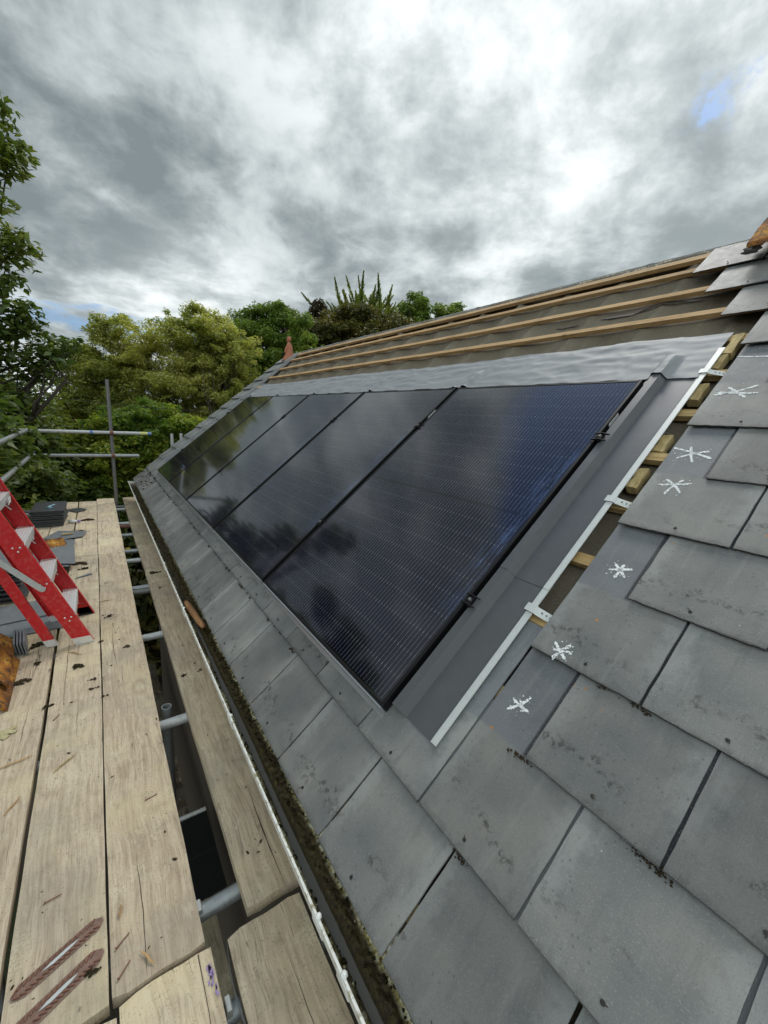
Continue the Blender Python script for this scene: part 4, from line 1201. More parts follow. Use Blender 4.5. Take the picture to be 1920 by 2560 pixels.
# standards
tube('scaffold_pole', (-0.475, 1.235, -5.2), (-0.475, 1.235, ZB - 0.03), 'upright scaffold pole with an open end, ending just below the boards', 'scaffold pole', 'upright scaffold poles', M_STEEL, open_end=True)
pole = tube('scaffold_pole', (-0.485, 6.62, -5.2), (-0.50, 6.62, 1.235), 'tall upright scaffold pole at the far end of the boards', 'scaffold pole', 'upright scaffold poles', M_STEELD, r=.0245)
tube('scaffold_pole', (-1.50, 2.2, -5.2), (-1.50, 2.2, 1.0), 'upright scaffold pole beyond the left edge, behind the ladder', 'scaffold pole', 'upright scaffold poles', M_STEELD)
tube('scaffold_pole', (0.37, 7.05, -5.2), (0.385, 7.05, 0.45), 'short pole top showing beyond the far verge, left one', 'scaffold pole', 'upright scaffold poles', M_STEELW)
tube('scaffold_pole', (0.515, 7.05, -5.2), (0.53, 7.05, 0.465), 'short pole top showing beyond the far verge, right one', 'scaffold pole', 'upright scaffold poles', M_STEELW)
# guard rails
rail = tube('guard_rail', (-1.62, 6.575, 0.452), (0.03, 6.565, 0.468), 'upper horizontal guard rail across the scaffold end, blue and yellow bands', 'guard rail', 'guard rails', M_STEELW)
for za, zb, mt in ((0.86, .90, M_BLUEBAND), (1.50, 1.60, M_YELBAND), (1.60, 1.645, M_BLUEBAND)):
    mb = MB(); mb.tube([(0, 0, za), (0, 0, zb)], .0247, 18, caps=False); mb.build('paint_band', mt, rail, smooth=True)
tube('guard_rail', (-1.62, 6.575, 0.112), (-0.155, 6.567, 0.120), 'lower horizontal guard rail across the scaffold end', 'guard rail', 'guard rails', M_STEEL)
tube('guard_rail', (-1.455, 3.2, 0.435), (-1.435, 6.75, 0.480), 'upper guard rail along the left side, half hidden by leaves', 'guard rail', 'guard rails', M_STEEL)
tube('guard_rail', (-1.455, 3.2, 0.085), (-1.435, 6.75, 0.130), 'lower guard rail along the left side, half hidden by leaves', 'guard rail', 'guard rails', M_STEEL)
for z in (0.46, 0.116):
    c = thing('scaffold_coupler', 'rusty coupler joining the far pole to the %s end rail' % ('upper' if z > .3 else 'lower'), 'coupler', T((-0.492, 6.596, z)), 'rusty couplers on the far pole')
    mb = MB(); mb.tube([(0, .024, -.026), (0, .024, .026)], .031, 14); mb.build('collar', M_RUST, c, smooth=True, angle=40)
    mb = MB(); mb.tube([(-.024, -.026, 0), (.024, -.026, 0)], .030, 14); mb.build('saddle', M_RUST, c, smooth=True, angle=40)
    mb = MB(); mb.tube([(0.01, -.05, .006), (.01, -.075, .006)], .008, 8); mb.build('bolt', M_RUST, c)
# lower lift seen down the gap
LZ = -2.62
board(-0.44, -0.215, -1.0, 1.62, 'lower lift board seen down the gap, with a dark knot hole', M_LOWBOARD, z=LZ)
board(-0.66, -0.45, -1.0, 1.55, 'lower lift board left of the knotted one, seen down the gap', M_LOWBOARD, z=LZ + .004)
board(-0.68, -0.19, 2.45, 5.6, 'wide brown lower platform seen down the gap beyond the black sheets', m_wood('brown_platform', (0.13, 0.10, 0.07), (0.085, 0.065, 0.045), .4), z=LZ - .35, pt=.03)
for k, (ya, yb) in enumerate(((1.64, 1.98), (1.985, 2.36))):
    mb = MB(); mb.box(-.3, .3, 0, yb - ya, -.012, 0)
    tag(mb.build('black_sheet', M_BLACK, M=T((-0.40, ya, LZ - .02 + .003 * k)), bevel=.003), ['nearer black sheet lying below the gap', 'farther black sheet lying below the gap, beside the white edge'][k], 'black sheet', 'black sheets below the gap')
mb = MB(); mb.box(-.30, .30, 0, .025, -.03, .012)
tag(mb.build('edge_board', M_WHITE, M=T((-0.40, 2.38, LZ - .02)) @ RZ(R(-2)), bevel=.003), 'pale edge board below the gap at the end of the black sheets', 'edge board')
mb = MB(); mb.tube([(-.2, 0, 0), (.10, 0.02, 0)], .030, 14)
tag(mb.build('green_tube', M_GREEN, M=T((-.37, 3.05, LZ - .28)), smooth=True, angle=40), 'short green painted tube lying below the gap', 'tube')
mb = MB(); mb.lathe([(.028, 0), (.030, .02), (.030, .05), (.026, .055), (.024, .06), (.012, .062)], 14)
tag(mb.build('yellow_stopper', M_YELLOW, M=T((-0.478, 4.36, ZB - .15)), smooth=True, angle=40), 'yellow stopper showing in the gap between the far boards', 'stopper')

#@@LADDER
# ------------------------------------------------------------------ red step ladder, leaning left on the guard rail
lad = thing('step_ladder', 'red fibreglass step ladder with aluminium treads standing on the boards at left', 'ladder', T((-0.825, 2.30, ZB)))
la = R(22.3)
def rail_part(x0, y, w, d, L, name, mat, ang, flange, z0=0.0):
    """channel rail: web w wide (x) on the outside face, flanges d deep towards +y*flange"""
    mb = MB(); t = .004
    sh = lambda x, z: (x0 + x / math.cos(ang) - (z) * math.tan(ang), z)
    def bx(xa, xb, ya, yb):
        vs = []
        for z in (z0, L):
            for xx, yy in ((xa, ya), (xb, ya), (xb, yb), (xa, yb)):
                X, Z = sh(xx, z); vs.append((X, yy, Z))
        mb.add(vs, [(0, 3, 2, 1), (4, 5, 6, 7), (0, 1, 5, 4), (1, 2, 6, 5), (2, 3, 7, 6), (3, 0, 4, 7)])
    ya, yb = (y, y + t) if flange > 0 else (y - t, y)
    bx(-w / 2, w / 2, ya, yb)
    fa, fb = (y + t, y + d) if flange > 0 else (y - d, y - t)
    bx(-w / 2, -w / 2 + t, fa, fb); bx(w / 2 - t, w / 2, fa, fb)
    return mb.build(name, mat, lad)
YN, YF = -0.235, 0.235
H = 1.72
rail_part(0, YN, .086, .028, H, 'front_rail', M_RED, la, 1, .006)
rail_part(0, YF, .086, .028, H, 'front_rail', M_RED, la, -1, .006)
RX0 = -0.165
rail_part(RX0, YN + .045, .050, .024, H - .1, 'rear_rail', M_RED, R(20.5), 1, .006)
rail_part(RX0, YF - .045, .050, .024, H - .1, 'rear_rail', M_RED, R(20.5), -1, .006)
for y, fl in ((YN, 1), (YF, -1)):            # shoes
    mb = MB(); t = .0022
    vs = []
    for z in (0.004, .052):
        for xx in (-.047, .047):
            for yy in (y - t * fl, y + .004 * fl):
                vs.append((xx - z * math.tan(la), yy, z))
    mb.add(vs, [(0, 1, 3, 2), (4, 6, 7, 5), (0, 4, 5, 1), (2, 3, 7, 6), (0, 2, 6, 4), (1, 5, 7, 3)])
    mb.box(-.05, .046, min(y - t * fl, y + .030 * fl), max(y - t * fl, y + .030 * fl), 0.0, .006)
    for hx in (-.022, .022):
        mb.tube([(hx - .012, y - fl * .002, .026), (hx - .012, y - fl * .005, .026)], .0045, 8)
    mb.build('foot', M_TREAD if fl > 0 else M_RUBBER, lad)
    mb = MB(); y2 = y + .045 * fl
    vs = []
    for z in (0.004, .050):
        for xx in (-.028, .028):
            for yy in (y2 - t * fl, y2 + .026 * fl):
                vs.append((RX0 + xx - z * math.tan(R(20.5)), yy, z))
    mb.add(vs, [(0, 1, 3, 2), (4, 6, 7, 5), (0, 4, 5, 1), (2, 3, 7, 6), (0, 2, 6, 4), (1, 5, 7, 3)])
    for hz in (.020, .034):
        mb.tube([(RX0 - .01, y2 - fl * .002, hz), (RX0 - .01, y2 - fl * .005, hz)], .004, 8)
    mb.build('foot', M_TREAD, lad)
for i in range(6):                           # treads
    z = 0.155 + .2355 * i + .055
    x = -(z - .02) * math.tan(la) + .043 / math.cos(la) - .006
    mb = MB(); dpt = .082
    pr = [(0, 0), (0, -.052), (-.004, -.052), (-.004, -.005)]
    nr = 7
    for k in range(nr):
        u0 = -.004 - (dpt - .01) * k / nr
        pr += []
    prof_t = [(0, -.052), (0, 0)]
    for k in range(6):
        a = -dpt * (k + .15) / 6; b2 = -dpt * (k + .55) / 6
        prof_t += [(a, 0.0), (a - .001, -.0025), (b2, -.0025), (b2 - .001, 0.0)]
    prof_t += [(-dpt, 0), (-dpt, -.040), (-dpt + .003, -.040), (-dpt + .003, -.006), (-.004, -.006), (-.004, -.052)]
    mb.extrude([(px + x, pz + z) for px, pz in prof_t], YN + .004, YF - .004)
    mb.build('tread', M_TREAD, lad)
    mb = MB()
    for dx_, dz_ in ((-.020, -.012), (-.052, -.012), (-.030, -.036)):
        mb.lathe([(.0052, 0), (.0052, .0012), (.0025, .0026)], 8, T((x + dx_, YN, z + dz_)) @ RX(R(90)))
    mb.build('rivet', M_TREAD, lad)
    if True:
        mb = MB()
        for yy, fl in ((YF - .006, -1),):
            mb.tube([(x - .01, yy, z - .055), (x - .004, yy + .07 * fl, z - .075)], .004, 6)
            mb.tube([(x - .004, yy + .002 * fl, z - .12), (x - .055, yy + .06 * fl, z - .03)], .0045, 6)
        mb.build('brace', M_TREAD, lad)
mb = MB(); mb.box(-.0, .002, -.035, .035, -.018, .018)
mb.build('sticker', M_WHITE, lad, M=T((-(.862) * math.tan(la) + .0405, -.02 + .10, .888)) )
# spreader bar on the near rail
mb = MB()
p0 = Vector((-0.178, YN - .006, .405)); p1 = Vector((-0.50, YN - .006, .78))
dv = (p1 - p0); ln = dv.length; ang = math.atan2(dv.z, dv.x)
pr = []
for k in range(9):
    a = math.pi / 2 + math.pi * k / 8; pr.append((.016 * math.cos(a), .016 * math.sin(a)))
for k in range(9):
    a = -math.pi / 2 + math.pi * k / 8; pr.append((ln + .016 * math.cos(a), .016 * math.sin(a)))
mb.extrude(pr, -.002, .002)
mb.tube([(0, -.003, 0), (0, -.007, 0)], .006, 8)
mb.build('spreader_bar', M_STEELW, lad, M=T(p0) @ RY(-ang))

#@@STUFF
# ------------------------------------------------------------------ stacks of slates and loose pieces on the boards
def flat_slate(mb, x, y, z, w, d, rot=0.0, t=.0065, tx=0.0, ty=0.0, seed=0, cutc=False):
    r = np.random.default_rng(seed)
    M = T((x, y, z)) @ RZ(rot) @ RX(tx) @ RY(ty)
    P = [(-w / 2, -d / 2), (w / 2, -d / 2), (w / 2, d / 2), (-w / 2, d / 2)]
    if cutc:
        P = [(-w / 2, -d / 2), (w * .1, -d / 2), (w / 2, -d * .12), (w * .38, d / 2), (-w / 2, d / 2)]
    P = [(a + r.uniform(-.002, .002), b + r.uniform(-.002, .002)) for a, b in P]
    n = len(P)
    vs = [M @ Vector((a, b, 0)) for a, b in P] + [M @ Vector((a, b, t)) for a, b in P]
    mb.add(vs, [tuple(range(n))[::-1], tuple(range(n, 2 * n))] + [(i, (i + 1) % n, n + (i + 1) % n, n + i) for i in range(n)])
M_DARKSL = m_plain('dark_slate', (0.060, 0.064, 0.068), 0.45, 0, 0.2, 14, 0.2, dirt=(0.11, 0.115, 0.12), dirtamt=0.5)
M_GREYSL = m_plain('clean_grey_slate', (0.155, 0.165, 0.175), 0.5, 0, 0.15, 12, 0.2, dirt=(0.24, 0.25, 0.25), dirtamt=0.5)
nst = 21
for k in range(nst):
    mb = MB(); flat_slate(mb, 0, 0, 0, .31, .60, seed=k)
    jx, jy = rng.uniform(-.012, .012), rng.uniform(-.020, .020)
    o = mb.build('stacked_slate', M_DARKSL, M=T((-1.235 + jx, 5.58 + jy, ZB + .002 + k * .0095)) @ RZ(R(-1 + rng.uniform(-2.4, 2.4))))
    w = 'topmost' if k == nst - 1 else 'bottom' if k == 0 else '%s from the bottom' % ORD[k + 1]
    tag(o, 'dark slate in the far black stack on the boards, %s' % w, 'slate', 'far stack of dark slates')
mb = MB(); blob(mb, (0, 0, 0), .026, 5, .8); mb.tube([(0, 0, .01), (.035, .01, .03), (.05, .02, .028)], .008, 8)
tag(mb.build('blue_scrap', M_BLUEPL, M=T((-1.215, 5.44, ZB + nst * .0093 + .014)), smooth=True), 'pale blue plastic scrap on top of the far slate stack', 'scrap')
mb = MB(); mb.lathe([(.02, 0), (.022, .06), (.016, .08), (.014, .1)], 12)
bt = thing('plastic_tube', 'white tube with a purple cap lying beside the far slate stack', 'tube', T((-1.045, 5.42, ZB + .024)) @ RY(R(90)) @ RX(R(20)))
mb.build('tube_body', M_WHITE, bt, smooth=True); mb = MB(); mb.lathe([(.017, .1), (.017, .125), (.012, .128)], 12); mb.build('cap', M_PURPLE, bt, smooth=True)
# near stack, behind the ladder
nn2 = 15
for k in range(nn2):
    mb = MB(); flat_slate(mb, 0, 0, 0, .32, .60, seed=40 + k)
    o = mb.build('stacked_slate', M_DARKSL if k < nn2 - 1 else M_GREYSL, M=T((-1.37 + rng.uniform(-.02, .02), 3.22 + rng.uniform(-.03, .03), ZB + .014 + k * .0185)) @ RZ(R(rng.uniform(-3, 3))) @ RX(R(rng.uniform(-.7, .7))))
    w = 'topmost and palest' if k == nn2 - 1 else 'bottom' if k == 0 else '%s from the bottom' % ORD[k + 1]
    tag(o, 'slate in the near stack behind the red ladder, %s' % w, 'slate', 'near stack of slates behind the ladder')
# pale slates lying flat in front of it
for k, (x, y, r_, lab) in enumerate(((-1.17, 2.72, 8, 'pale grey slate lying flat between the ladder rails, upper one'), (-1.20, 2.50, 3, 'pale grey slate lying flat between the ladder rails, lower one'))):
    mb = MB(); flat_slate(mb, 0, 0, 0, .31, .58, seed=70 + k)
    tag(mb.build('loose_slate', M_GREYSL, M=T((x, y, ZB + .004 + .010 * (1 - k))) @ RZ(R(90 + r_))), lab, 'slate', 'loose slates on the boards')
# slates leaning together behind the ladder
for k in range(5):
    mb = MB(); flat_slate(mb, 0, 0, .15, .30, .006, t=.3, seed=80 + k)
    mb = MB(); flat_slate(mb, 0, 0, 0, .28, .50, seed=80 + k)
    M = T((-1.18 + .028 * k, 3.72 + .02 * k, ZB + .05 + .006 * k)) @ RZ(R(-14 + 4 * k)) @ RY(R(16 - 2 * k))
    tag(mb.build('leaning_slate', M_GREYSL, M=M), 'grey slate in the leaning fan behind the ladder, %s from the left' % ORD[k + 1], 'slate', 'fanned slates behind the ladder')
mb = MB(); flat_slate(mb, 0, 0, 0, .34, .30, seed=91, cutc=True)
tag(mb.build('loose_slate', M_GREYSL, M=T((-1.03, 4.75, ZB + .016)) @ RZ(R(-25)) @ RX(R(2))), 'diamond-turned loose slate resting on the boards with a chip on top', 'slate', 'loose slates on the boards')
mb = MB(); flat_slate(mb, 0, 0, 0, .38, .42, seed=92, cutc=True)
tag(mb.build('loose_slate', M_GREYSL, M=T((-1.13, 4.28, ZB + .022)) @ RZ(R(-12)) @ RX(R(4))), 'broken pointed slate lying in front of the far stack', 'slate', 'loose slates on the boards')
mb = MB(); flat_slate(mb, 0, 0, 0, .20, .22, seed=93, cutc=True)
tag(mb.build('loose_slate', M_DARKSL, M=T((-0.97, 6.15, ZB + .006)) @ RZ(R(35))), 'dark slate offcut right of the far stack', 'slate', 'loose slates on the boards')
mb = MB(); mb.add([(-.06, -.03, 0), (.07, .01, 0), (.05, .045, 0), (-.06, -.03, .006), (.07, .01, .006), (.05, .045, .006)], [(2, 1, 0), (3, 4, 5), (0, 1, 4, 3), (1, 2, 5, 4), (2, 0, 3, 5)])
tag(mb.build('slate_shard', M_GREYSL, M=T((-0.86, 3.34, ZB + .002)) @ RZ(R(8))), 'pointed grey slate shard right of the ladder', 'slate shard')
mb = MB()
mb.add([(-.05, -.012, 0), (.05, -.016, 0), (.06, .01, 0), (-.045, .016, 0), (-.05, -.012, .012), (.05, -.016, .014), (.06, .01, .010), (-.045, .016, .012)], [(3, 2, 1, 0), (4, 5, 6, 7), (0, 1, 5, 4), (1, 2, 6, 5), (2, 3, 7, 6), (3, 0, 4, 7)])
tag(mb.build('wood_chip', M_TREATED, M=T((-1.03, 4.74, ZB + .032)) @ RZ(R(15))), 'pale wood chip lying on the diamond-turned slate', 'wood chip')
# rough brown lump of old clay tile by the fan of slates
mb = vtile(.30, .12, .07, .015, 8)
tag(mb.build('broken_tile', M_TILE, M=T((-1.33, 4.30, ZB + .02)) @ RZ(R(-70)), smooth=True, angle=50), 'brown mottled broken ridge tile in front of the far slate stack', 'broken tile')
# lichen-orange ridge tiles at the left edge
mb = vtile(.50, .15, .16, .018, 12)
tag(mb.build('ridge_tile', M_TILE, M=T((-1.285, 1.66, ZB + .06)) @ RZ(R(4)), smooth=True, angle=50), 'orange-brown ridge tile at the left edge, upper of the two', 'ridge tile', 'clay ridge tiles')
mb = vtile(.50, .15, .16, .018, 15)
tag(mb.build('ridge_tile', M_TILE, M=T((-1.275, 1.52, ZB + .006)) @ RZ(R(1)), smooth=True, angle=50), 'darker ridge tile at the left edge, underneath the orange one', 'ridge tile', 'clay ridge tiles')
for k in range(4):                            # thin grey offcuts on edge beside them
    mb = MB(); mb.box(-.004, .004, -.11, .11, 0, .075)
    tag(mb.build('slate_offcut', M_GREYSL, M=T((-1.165 + .016 * k, 2.20 - .01 * k, ZB + .002)) @ RZ(R(6)) @ RY(R(-8))), 'narrow grey slate offcut on edge by the orange tile, %s from the left' % ORD[k + 1], 'offcut', 'slate offcuts beside the orange tile')

# debris: named crumbs, splinters, nails
def on_board(x, y): return ZB + .001
big_moss = [(-1.065, 2.17, .045, 'large oval moss clump beside the grey ladder foot'), (-1.10, 1.77, .036, 'black moss clump left of the wide board joint'), (-1.055, 1.93, .028, 'small dark moss clump above the pair at left'), (-1.11, 1.345, .050, 'olive moss clump near the orange tile, lowest of the left ones'),
            (-0.86, 1.80, .036, 'brown moss clump in the middle of the plated board'), (-0.795, 1.62, .022, 'small moss clump near the board joint, below the brown one'), (-0.975, 1.47, .026, 'moss clump wedged over the wide board joint'), (-0.79, 1.53, .020, 'flat dark crumb right of the wide joint'),
            (-0.735, 1.43, .016, 'tiny moss crumb on the knotty board'), (-0.74, 2.05, .022, 'moss crumb on the joint right of the red rail foot'), (-0.69, 2.42, .030, 'dark leaf of moss on the board right of the ladder'), (-0.905, 3.72, .070, 'spread-out moss heap on the far board joint'), (-0.855, 3.55, .040, 'curved moss clump just in front of the spread heap'),
            (-0.86, 5.52, .090, 'large dark moss ring on the far board'), (-0.92, 4.95, .045, 'dark moss strip beside the far slate stack'), (-0.33, 3.19, .050, 'dark moss smear on the gutter-side board'), (-0.325, 2.80, .020, 'moss crumb cluster on the gutter-side board'), (-0.275, 1.43, .018, 'curled dark moss strip at the gutter-side board edge'),
            (-0.36, 1.42, .020, 'brown crumb cluster in the middle of the gutter-side board'), (-0.62, 1.90, .026, 'pale grey leaf on the board left of the gap'), (-0.785, 0.165, .020, 'dark oval moss clump beside the lower rusty plate')]
for k, (x, y, r_, lab) in enumerate(big_moss):
    mb = MB()
    n_ = 22 if r_ > .03 else 11
    for j in range(n_):
        sd_ += 1
        blob(mb, (rng.normal(0, .42) * r_, rng.normal(0, .24) * r_, 0), r_ * rng.uniform(.10, .34), sd_, .4)
    tag(mb.build('moss_clump', M_MOSSG if 'olive' in lab else (M_MOSSB if k % 2 else M_MOSS), M=T((x, y, ZB + .004)) @ RZ(rng.uniform(-.5, .9)), smooth=True), lab, 'moss', 'moss clumps on the boards')
spl = [(-1.055, 1.12, .060, 12, M_BATTEN, 'straw-coloured splinter lying on the leftmost board'), (-1.03, .88, .040, 60, M_BATTEN, 'pale forked splinter beside the wide joint'), (-0.88, 1.02, .055, 45, M_TREATED, 'long thin twig on the plated board'), (-0.875, 1.96, .05, -45, M_BATTEN, 'thin forked twig below the red ladder foot'),
       (-0.66, .12, .030, -60, M_BATTEN, 'pale splinter near the near end of the knotty board'), (-.715, .285, .018, 80, M_BATTEN, 'short pale chip at the joint beside the upper plate'), (-0.71, 2.70, .05, 10, M_BATTEN, 'pale splinter right of the ladder'), (-0.93, 5.00, .09, -20, M_BATTEN, 'yellow straw leaning by the far slate stack')]
for x, y, l, a, mt, lab in spl:
    mb = MB(); mb.tube([(-l, 0, 0), (-l * .3, .002, .002), (l * .4, -.001, .001), (l, .002, 0)], [.0012, .0032, .003, .001], 6)
    tag(mb.build('wood_splinter', mt, M=T((x, y, ZB + .004)) @ RZ(R(a))), lab, 'splinter', 'wood splinters on the boards')
nls = [(-0.885, .43, 5, 'rusty nail lying on the plated board'), (-0.60, .66, 10, 'rusty nail lying on the knotty board'), (-0.715, .20, 35, 'dark nail pointing out of the joint, upper'), (-0.715, .125, 45, 'dark nail pointing out of the joint, lower'), (-.93, 1.36, 60, 'bent nail left of the board crack')]
for x, y, a, lab in nls:
    o = thing('nail', lab, 'nail', T((x, y, ZB + .003)) @ RZ(R(a)), 'nails on the boards')
    mb = MB(); mb.tube([(-.018, 0, 0), (.022, 0, 0)], .0016, 6); mb.build('shank', M_RUST, o)
    mb = MB(); mb.tube([(-.0195, 0, 0), (-.018, 0, 0)], .004, 8); mb.build('head', M_RUST, o)
mb = MB()
for _ in range(240):
    x = rng.uniform(-1.42, -.53) if rng.random() < .8 else rng.uniform(-.39, -.24); y = 0.1 + rng.random() ** 1.3 * 6.4; sd_ += 1
    blob(mb, (x, y, ZB + .001), rng.choice([.0015, .002, .003, .0045]), sd_, .35, RZ(rng.uniform(0, 3)) @ Matrix.Diagonal((1.7, .8, 1, 1)))
o = mb.build('board_litter', M_MOSSB, smooth=True); tag(o, 'fine crumbs of moss and dirt scattered over the boards', 'litter', kind='stuff')
# thin cable running to the gable
pts = []
for i in range(25):
    u = i / 24; pts.append((-1.6 + 3.6 * u, 8.6 - .9 * u, 0.99 - .05 * u - .10 * math.sin(math.pi * u)))
mb = MB(); mb.tube(pts, .006, 6); tag(mb.build('overhead_cable', M_RUBBER, smooth=True), 'thin dark cable crossing in front of the trees to the gable', 'cable')

#@@TREES
# ------------------------------------------------------------------ trees
def leaf_mesh(name, C_, A_, B_, mat, parent):
    """C_ centres, A_ half length vectors, B_ half width vectors -> folded diamond leaves"""
    n = len(C_)
    V = np.empty((n, 4, 3), np.float32)
    nrm = np.cross(A_, B_); nrm /= (np.linalg.norm(nrm, axis=1, keepdims=True) + 1e-9)
    w = np.linalg.norm(B_, axis=1, keepdims=True)
    V[:, 0] = C_ - A_; V[:, 1] = C_ + B_ + nrm * w * .3 - A_ * .1; V[:, 2] = C_ + A_; V[:, 3] = C_ - B_ + nrm * w * .3 - A_ * .1
    me = bpy.data.meshes.new(name)
    me.vertices.add(4 * n); me.vertices.foreach_set('co', V.ravel())
    me.loops.add(4 * n); me.loops.foreach_set('vertex_index', np.arange(4 * n, dtype=np.int32))
    me.polygons.add(n); me.polygons.foreach_set('loop_start', np.arange(0, 4 * n, 4, dtype=np.int32))
    try: me.polygons.foreach_set('loop_total', np.full(n, 4, np.int32))
    except Exception: pass
    me.update(calc_edges=True)
    me.materials.append(mat)
    o = bpy.data.objects.new(name, me); COL.objects.link(o); o.parent = parent
    return o
def unit(v): return v / (np.linalg.norm(v, axis=1, keepdims=True) + 1e-9)
def rand_dirs(r, n): return unit(r.normal(size=(n, 3)))
def limb(mb, p0, p1, r0, r1, r, bend=.15, n=6, sides=7):
    p0 = np.array(p0); p1 = np.array(p1); L = np.linalg.norm(p1 - p0)
    off = r.normal(size=3) * L * bend; off2 = r.normal(size=3) * L * bend * .4
    pts = []
    for i in range(n + 1):
        u = i / n
        pts.append(Vector(p0 + (p1 - p0) * u + off * math.sin(math.pi * u) * .6 + off2 * math.sin(2 * math.pi * u)))
    mb.tube(pts, [r0 + (r1 - r0) * (i / n) ** .8 for i in range(n + 1)], sides)
    return [np.array(p) for p in pts]
def tree(name, label, base, ells, nclump, nleaf, lsize, mat, seed, cl_r=(.35, .7), trunk_r=.22, droop=0.0, aspect=.5, shell=.55, cat='tree', extra=(), flat=.55, group='trees around the house', trunk_top=None, cull=True):
    """ells: list of (centre, radii, weight); leaves gather in clumps near the crown's surface and along its limbs"""
    r = np.random.default_rng(seed)
    base = np.array(base, float)
    root = thing(name, label, cat, T(base), group)
    ws = np.array([e[2] for e in ells], float); ws /= ws.sum()
    idx = r.choice(len(ells), nclump, p=ws)
    d = rand_dirs(r, nclump); rad = 1 - shell * r.random(nclump) ** 1.6
    d[:, 2] = np.where(d[:, 2] < -.55, -d[:, 2], d[:, 2])
    Ce = np.array([ells[i][0] for i in idx], float); Ra = np.array([ells[i][1] for i in idx], float)
    cc = Ce + d * Ra * rad[:, None]
    if len(extra):
        cc = np.vstack([cc, np.array(extra, float)])
    m_ = len(cc)
    cr = r.uniform(*cl_r, m_)
    if len(extra):
        cr[-len(extra):] = r.uniform(.30, .42, len(extra))
    per = np.maximum(8, (nleaf * cr ** 2 / (cr ** 2).sum()).astype(int))
    ci = np.repeat(np.arange(m_), per)
    n = len(ci)
    q = r.normal(size=(n, 3)); q = unit(q) * (r.random(n) ** .45)[:, None]
    q[:, 2] *= flat
    # sub-sprays inside each clump
    C_ = cc[ci] + q * cr[ci][:, None]
    C_ += (np.sin(C_[:, [1, 2, 0]] * 7.3) * .06 + np.sin(C_[:, [2, 0, 1]] * 17.0) * .035)
    out = unit(q + r.normal(size=(n, 3)) * .55 + np.array([0, 0, .25 - droop]))
    nz = unit(r.normal(size=(n, 3)) * .55 + np.array([0, 0, 1.0]) + out * .5)
    A_ = out - nz * (out * nz).sum(1, keepdims=True); A_ = unit(A_)
    B_ = np.cross(nz, A_)
    sz = lsize * r.uniform(.6, 1.25, n)
    leaf_mesh('crown', C_ - base, A_ * sz[:, None], B_ * (sz * aspect)[:, None], mat, root)
    # trunk and limbs
    mb = MB()
    top_ = np.array(trunk_top if trunk_top is not None else np.average([e[0] for e in ells], axis=0, weights=ws))
    tp = limb(mb, (0, 0, 0), top_ - base, trunk_r, trunk_r * .35, r, .05, 9, 10)
    order = r.permutation(m_)[:min(m_, 46)]
    if len(extra):
        order = np.concatenate([order, np.arange(m_ - len(extra), m_)])
    for c in order:
        e = cc[c] - base
        k = int(np.clip(np.argmin([np.linalg.norm(t - e) for t in tp]) - 2, 3, len(tp) - 1))
        lp = limb(mb, tp[k], e, trunk_r * .30 * r.uniform(.6, 1.1), trunk_r * .035, r, .12, 5, 6)
        for _ in range(2):
            e2 = e + r.normal(size=3) * cr[c] * .35
            limb(mb, lp[3], e2, trunk_r * .09, trunk_r * .02, r, .1, 3, 5)
    mb.build('trunk', M_BARK, root, smooth=True)
    return root

L_OAK = m_leaf('oak_leaves', [(0.054, 0.090, 0.022), (0.096, 0.142, 0.034), (0.138, 0.186, 0.046), (0.228, 0.252, 0.066)], .4, .45)
L_YEL = m_leaf('yellowing_leaves', [(0.146, 0.206, 0.055), (0.277, 0.309, 0.087), (0.456, 0.427, 0.128), (0.620, 0.595, 0.254)], .5)
L_MID = m_leaf('beech_leaves', [(0.073, 0.139, 0.026), (0.139, 0.226, 0.038), (0.248, 0.320, 0.055), (0.524, 0.495, 0.087)], .48)
L_ASH = m_leaf('ash_leaves', [(0.078, 0.132, 0.026), (0.132, 0.204, 0.041), (0.204, 0.276, 0.060), (0.336, 0.372, 0.090)], .45)
L_DARK = m_leaf('dark_leaves', [(0.041, 0.053, 0.018), (0.081, 0.090, 0.028), (0.149, 0.132, 0.039), (0.276, 0.207, 0.063)], .36)
L_CON = m_leaf('conifer_needles', [(0.084, 0.126, 0.024), (0.144, 0.198, 0.031), (0.228, 0.264, 0.048), (0.336, 0.336, 0.078)], .3)
L_MAR = m_leaf('maroon_leaves', [(0.035, 0.030, 0.020), (0.06, 0.046, 0.028), (0.085, 0.075, 0.035)], .25)

tree('oak_tree', 'large dark oak at the left, its branches reaching over the scaffold corner', (-6.0, 10.2, GZ),
     [((-7.0, 10.2, 3.0), (3.5, 2.8, 4.6), 2.6), ((-3.7, 9.4, 0.2), (2.5, 2.0, 1.9), 3.0), ((-2.4, 9.0, -1.6), (2.2, 1.5, 1.8), 2.2)], 300, 150000, .070, L_OAK, 11, (.34, .66), .34, flat=.6,
     extra=[(-1.66, 8.1, 4.80), (-1.50, 8.1, 4.40), (-1.62, 8.1, 4.15), (-1.78, 8.05, 3.62), (-1.52, 8.1, 3.18), (-1.62, 8.1, 2.95), (-1.70, 8.1, 2.55), (-2.0, 8.1, 2.3), (-1.55, 8.1, 2.15), (-1.9, 8.1, 1.9), (-1.6, 8.2, 1.95), (-1.3, 8.3, 1.60), (-1.05, 8.4, 1.80), (-1.5, 8.5, 1.3), (-1.9, 8.4, 1.6),
            (-1.75, 5.9, .60), (-1.80, 5.5, .30), (-1.75, 5.7, .0), (-1.85, 6.2, .85), (-1.85, 5.2, -.1), (-1.62, 4.9, .32), (-1.60, 5.5, .46), (-1.66, 5.1, .02), (-1.62, 6.1, .10)])
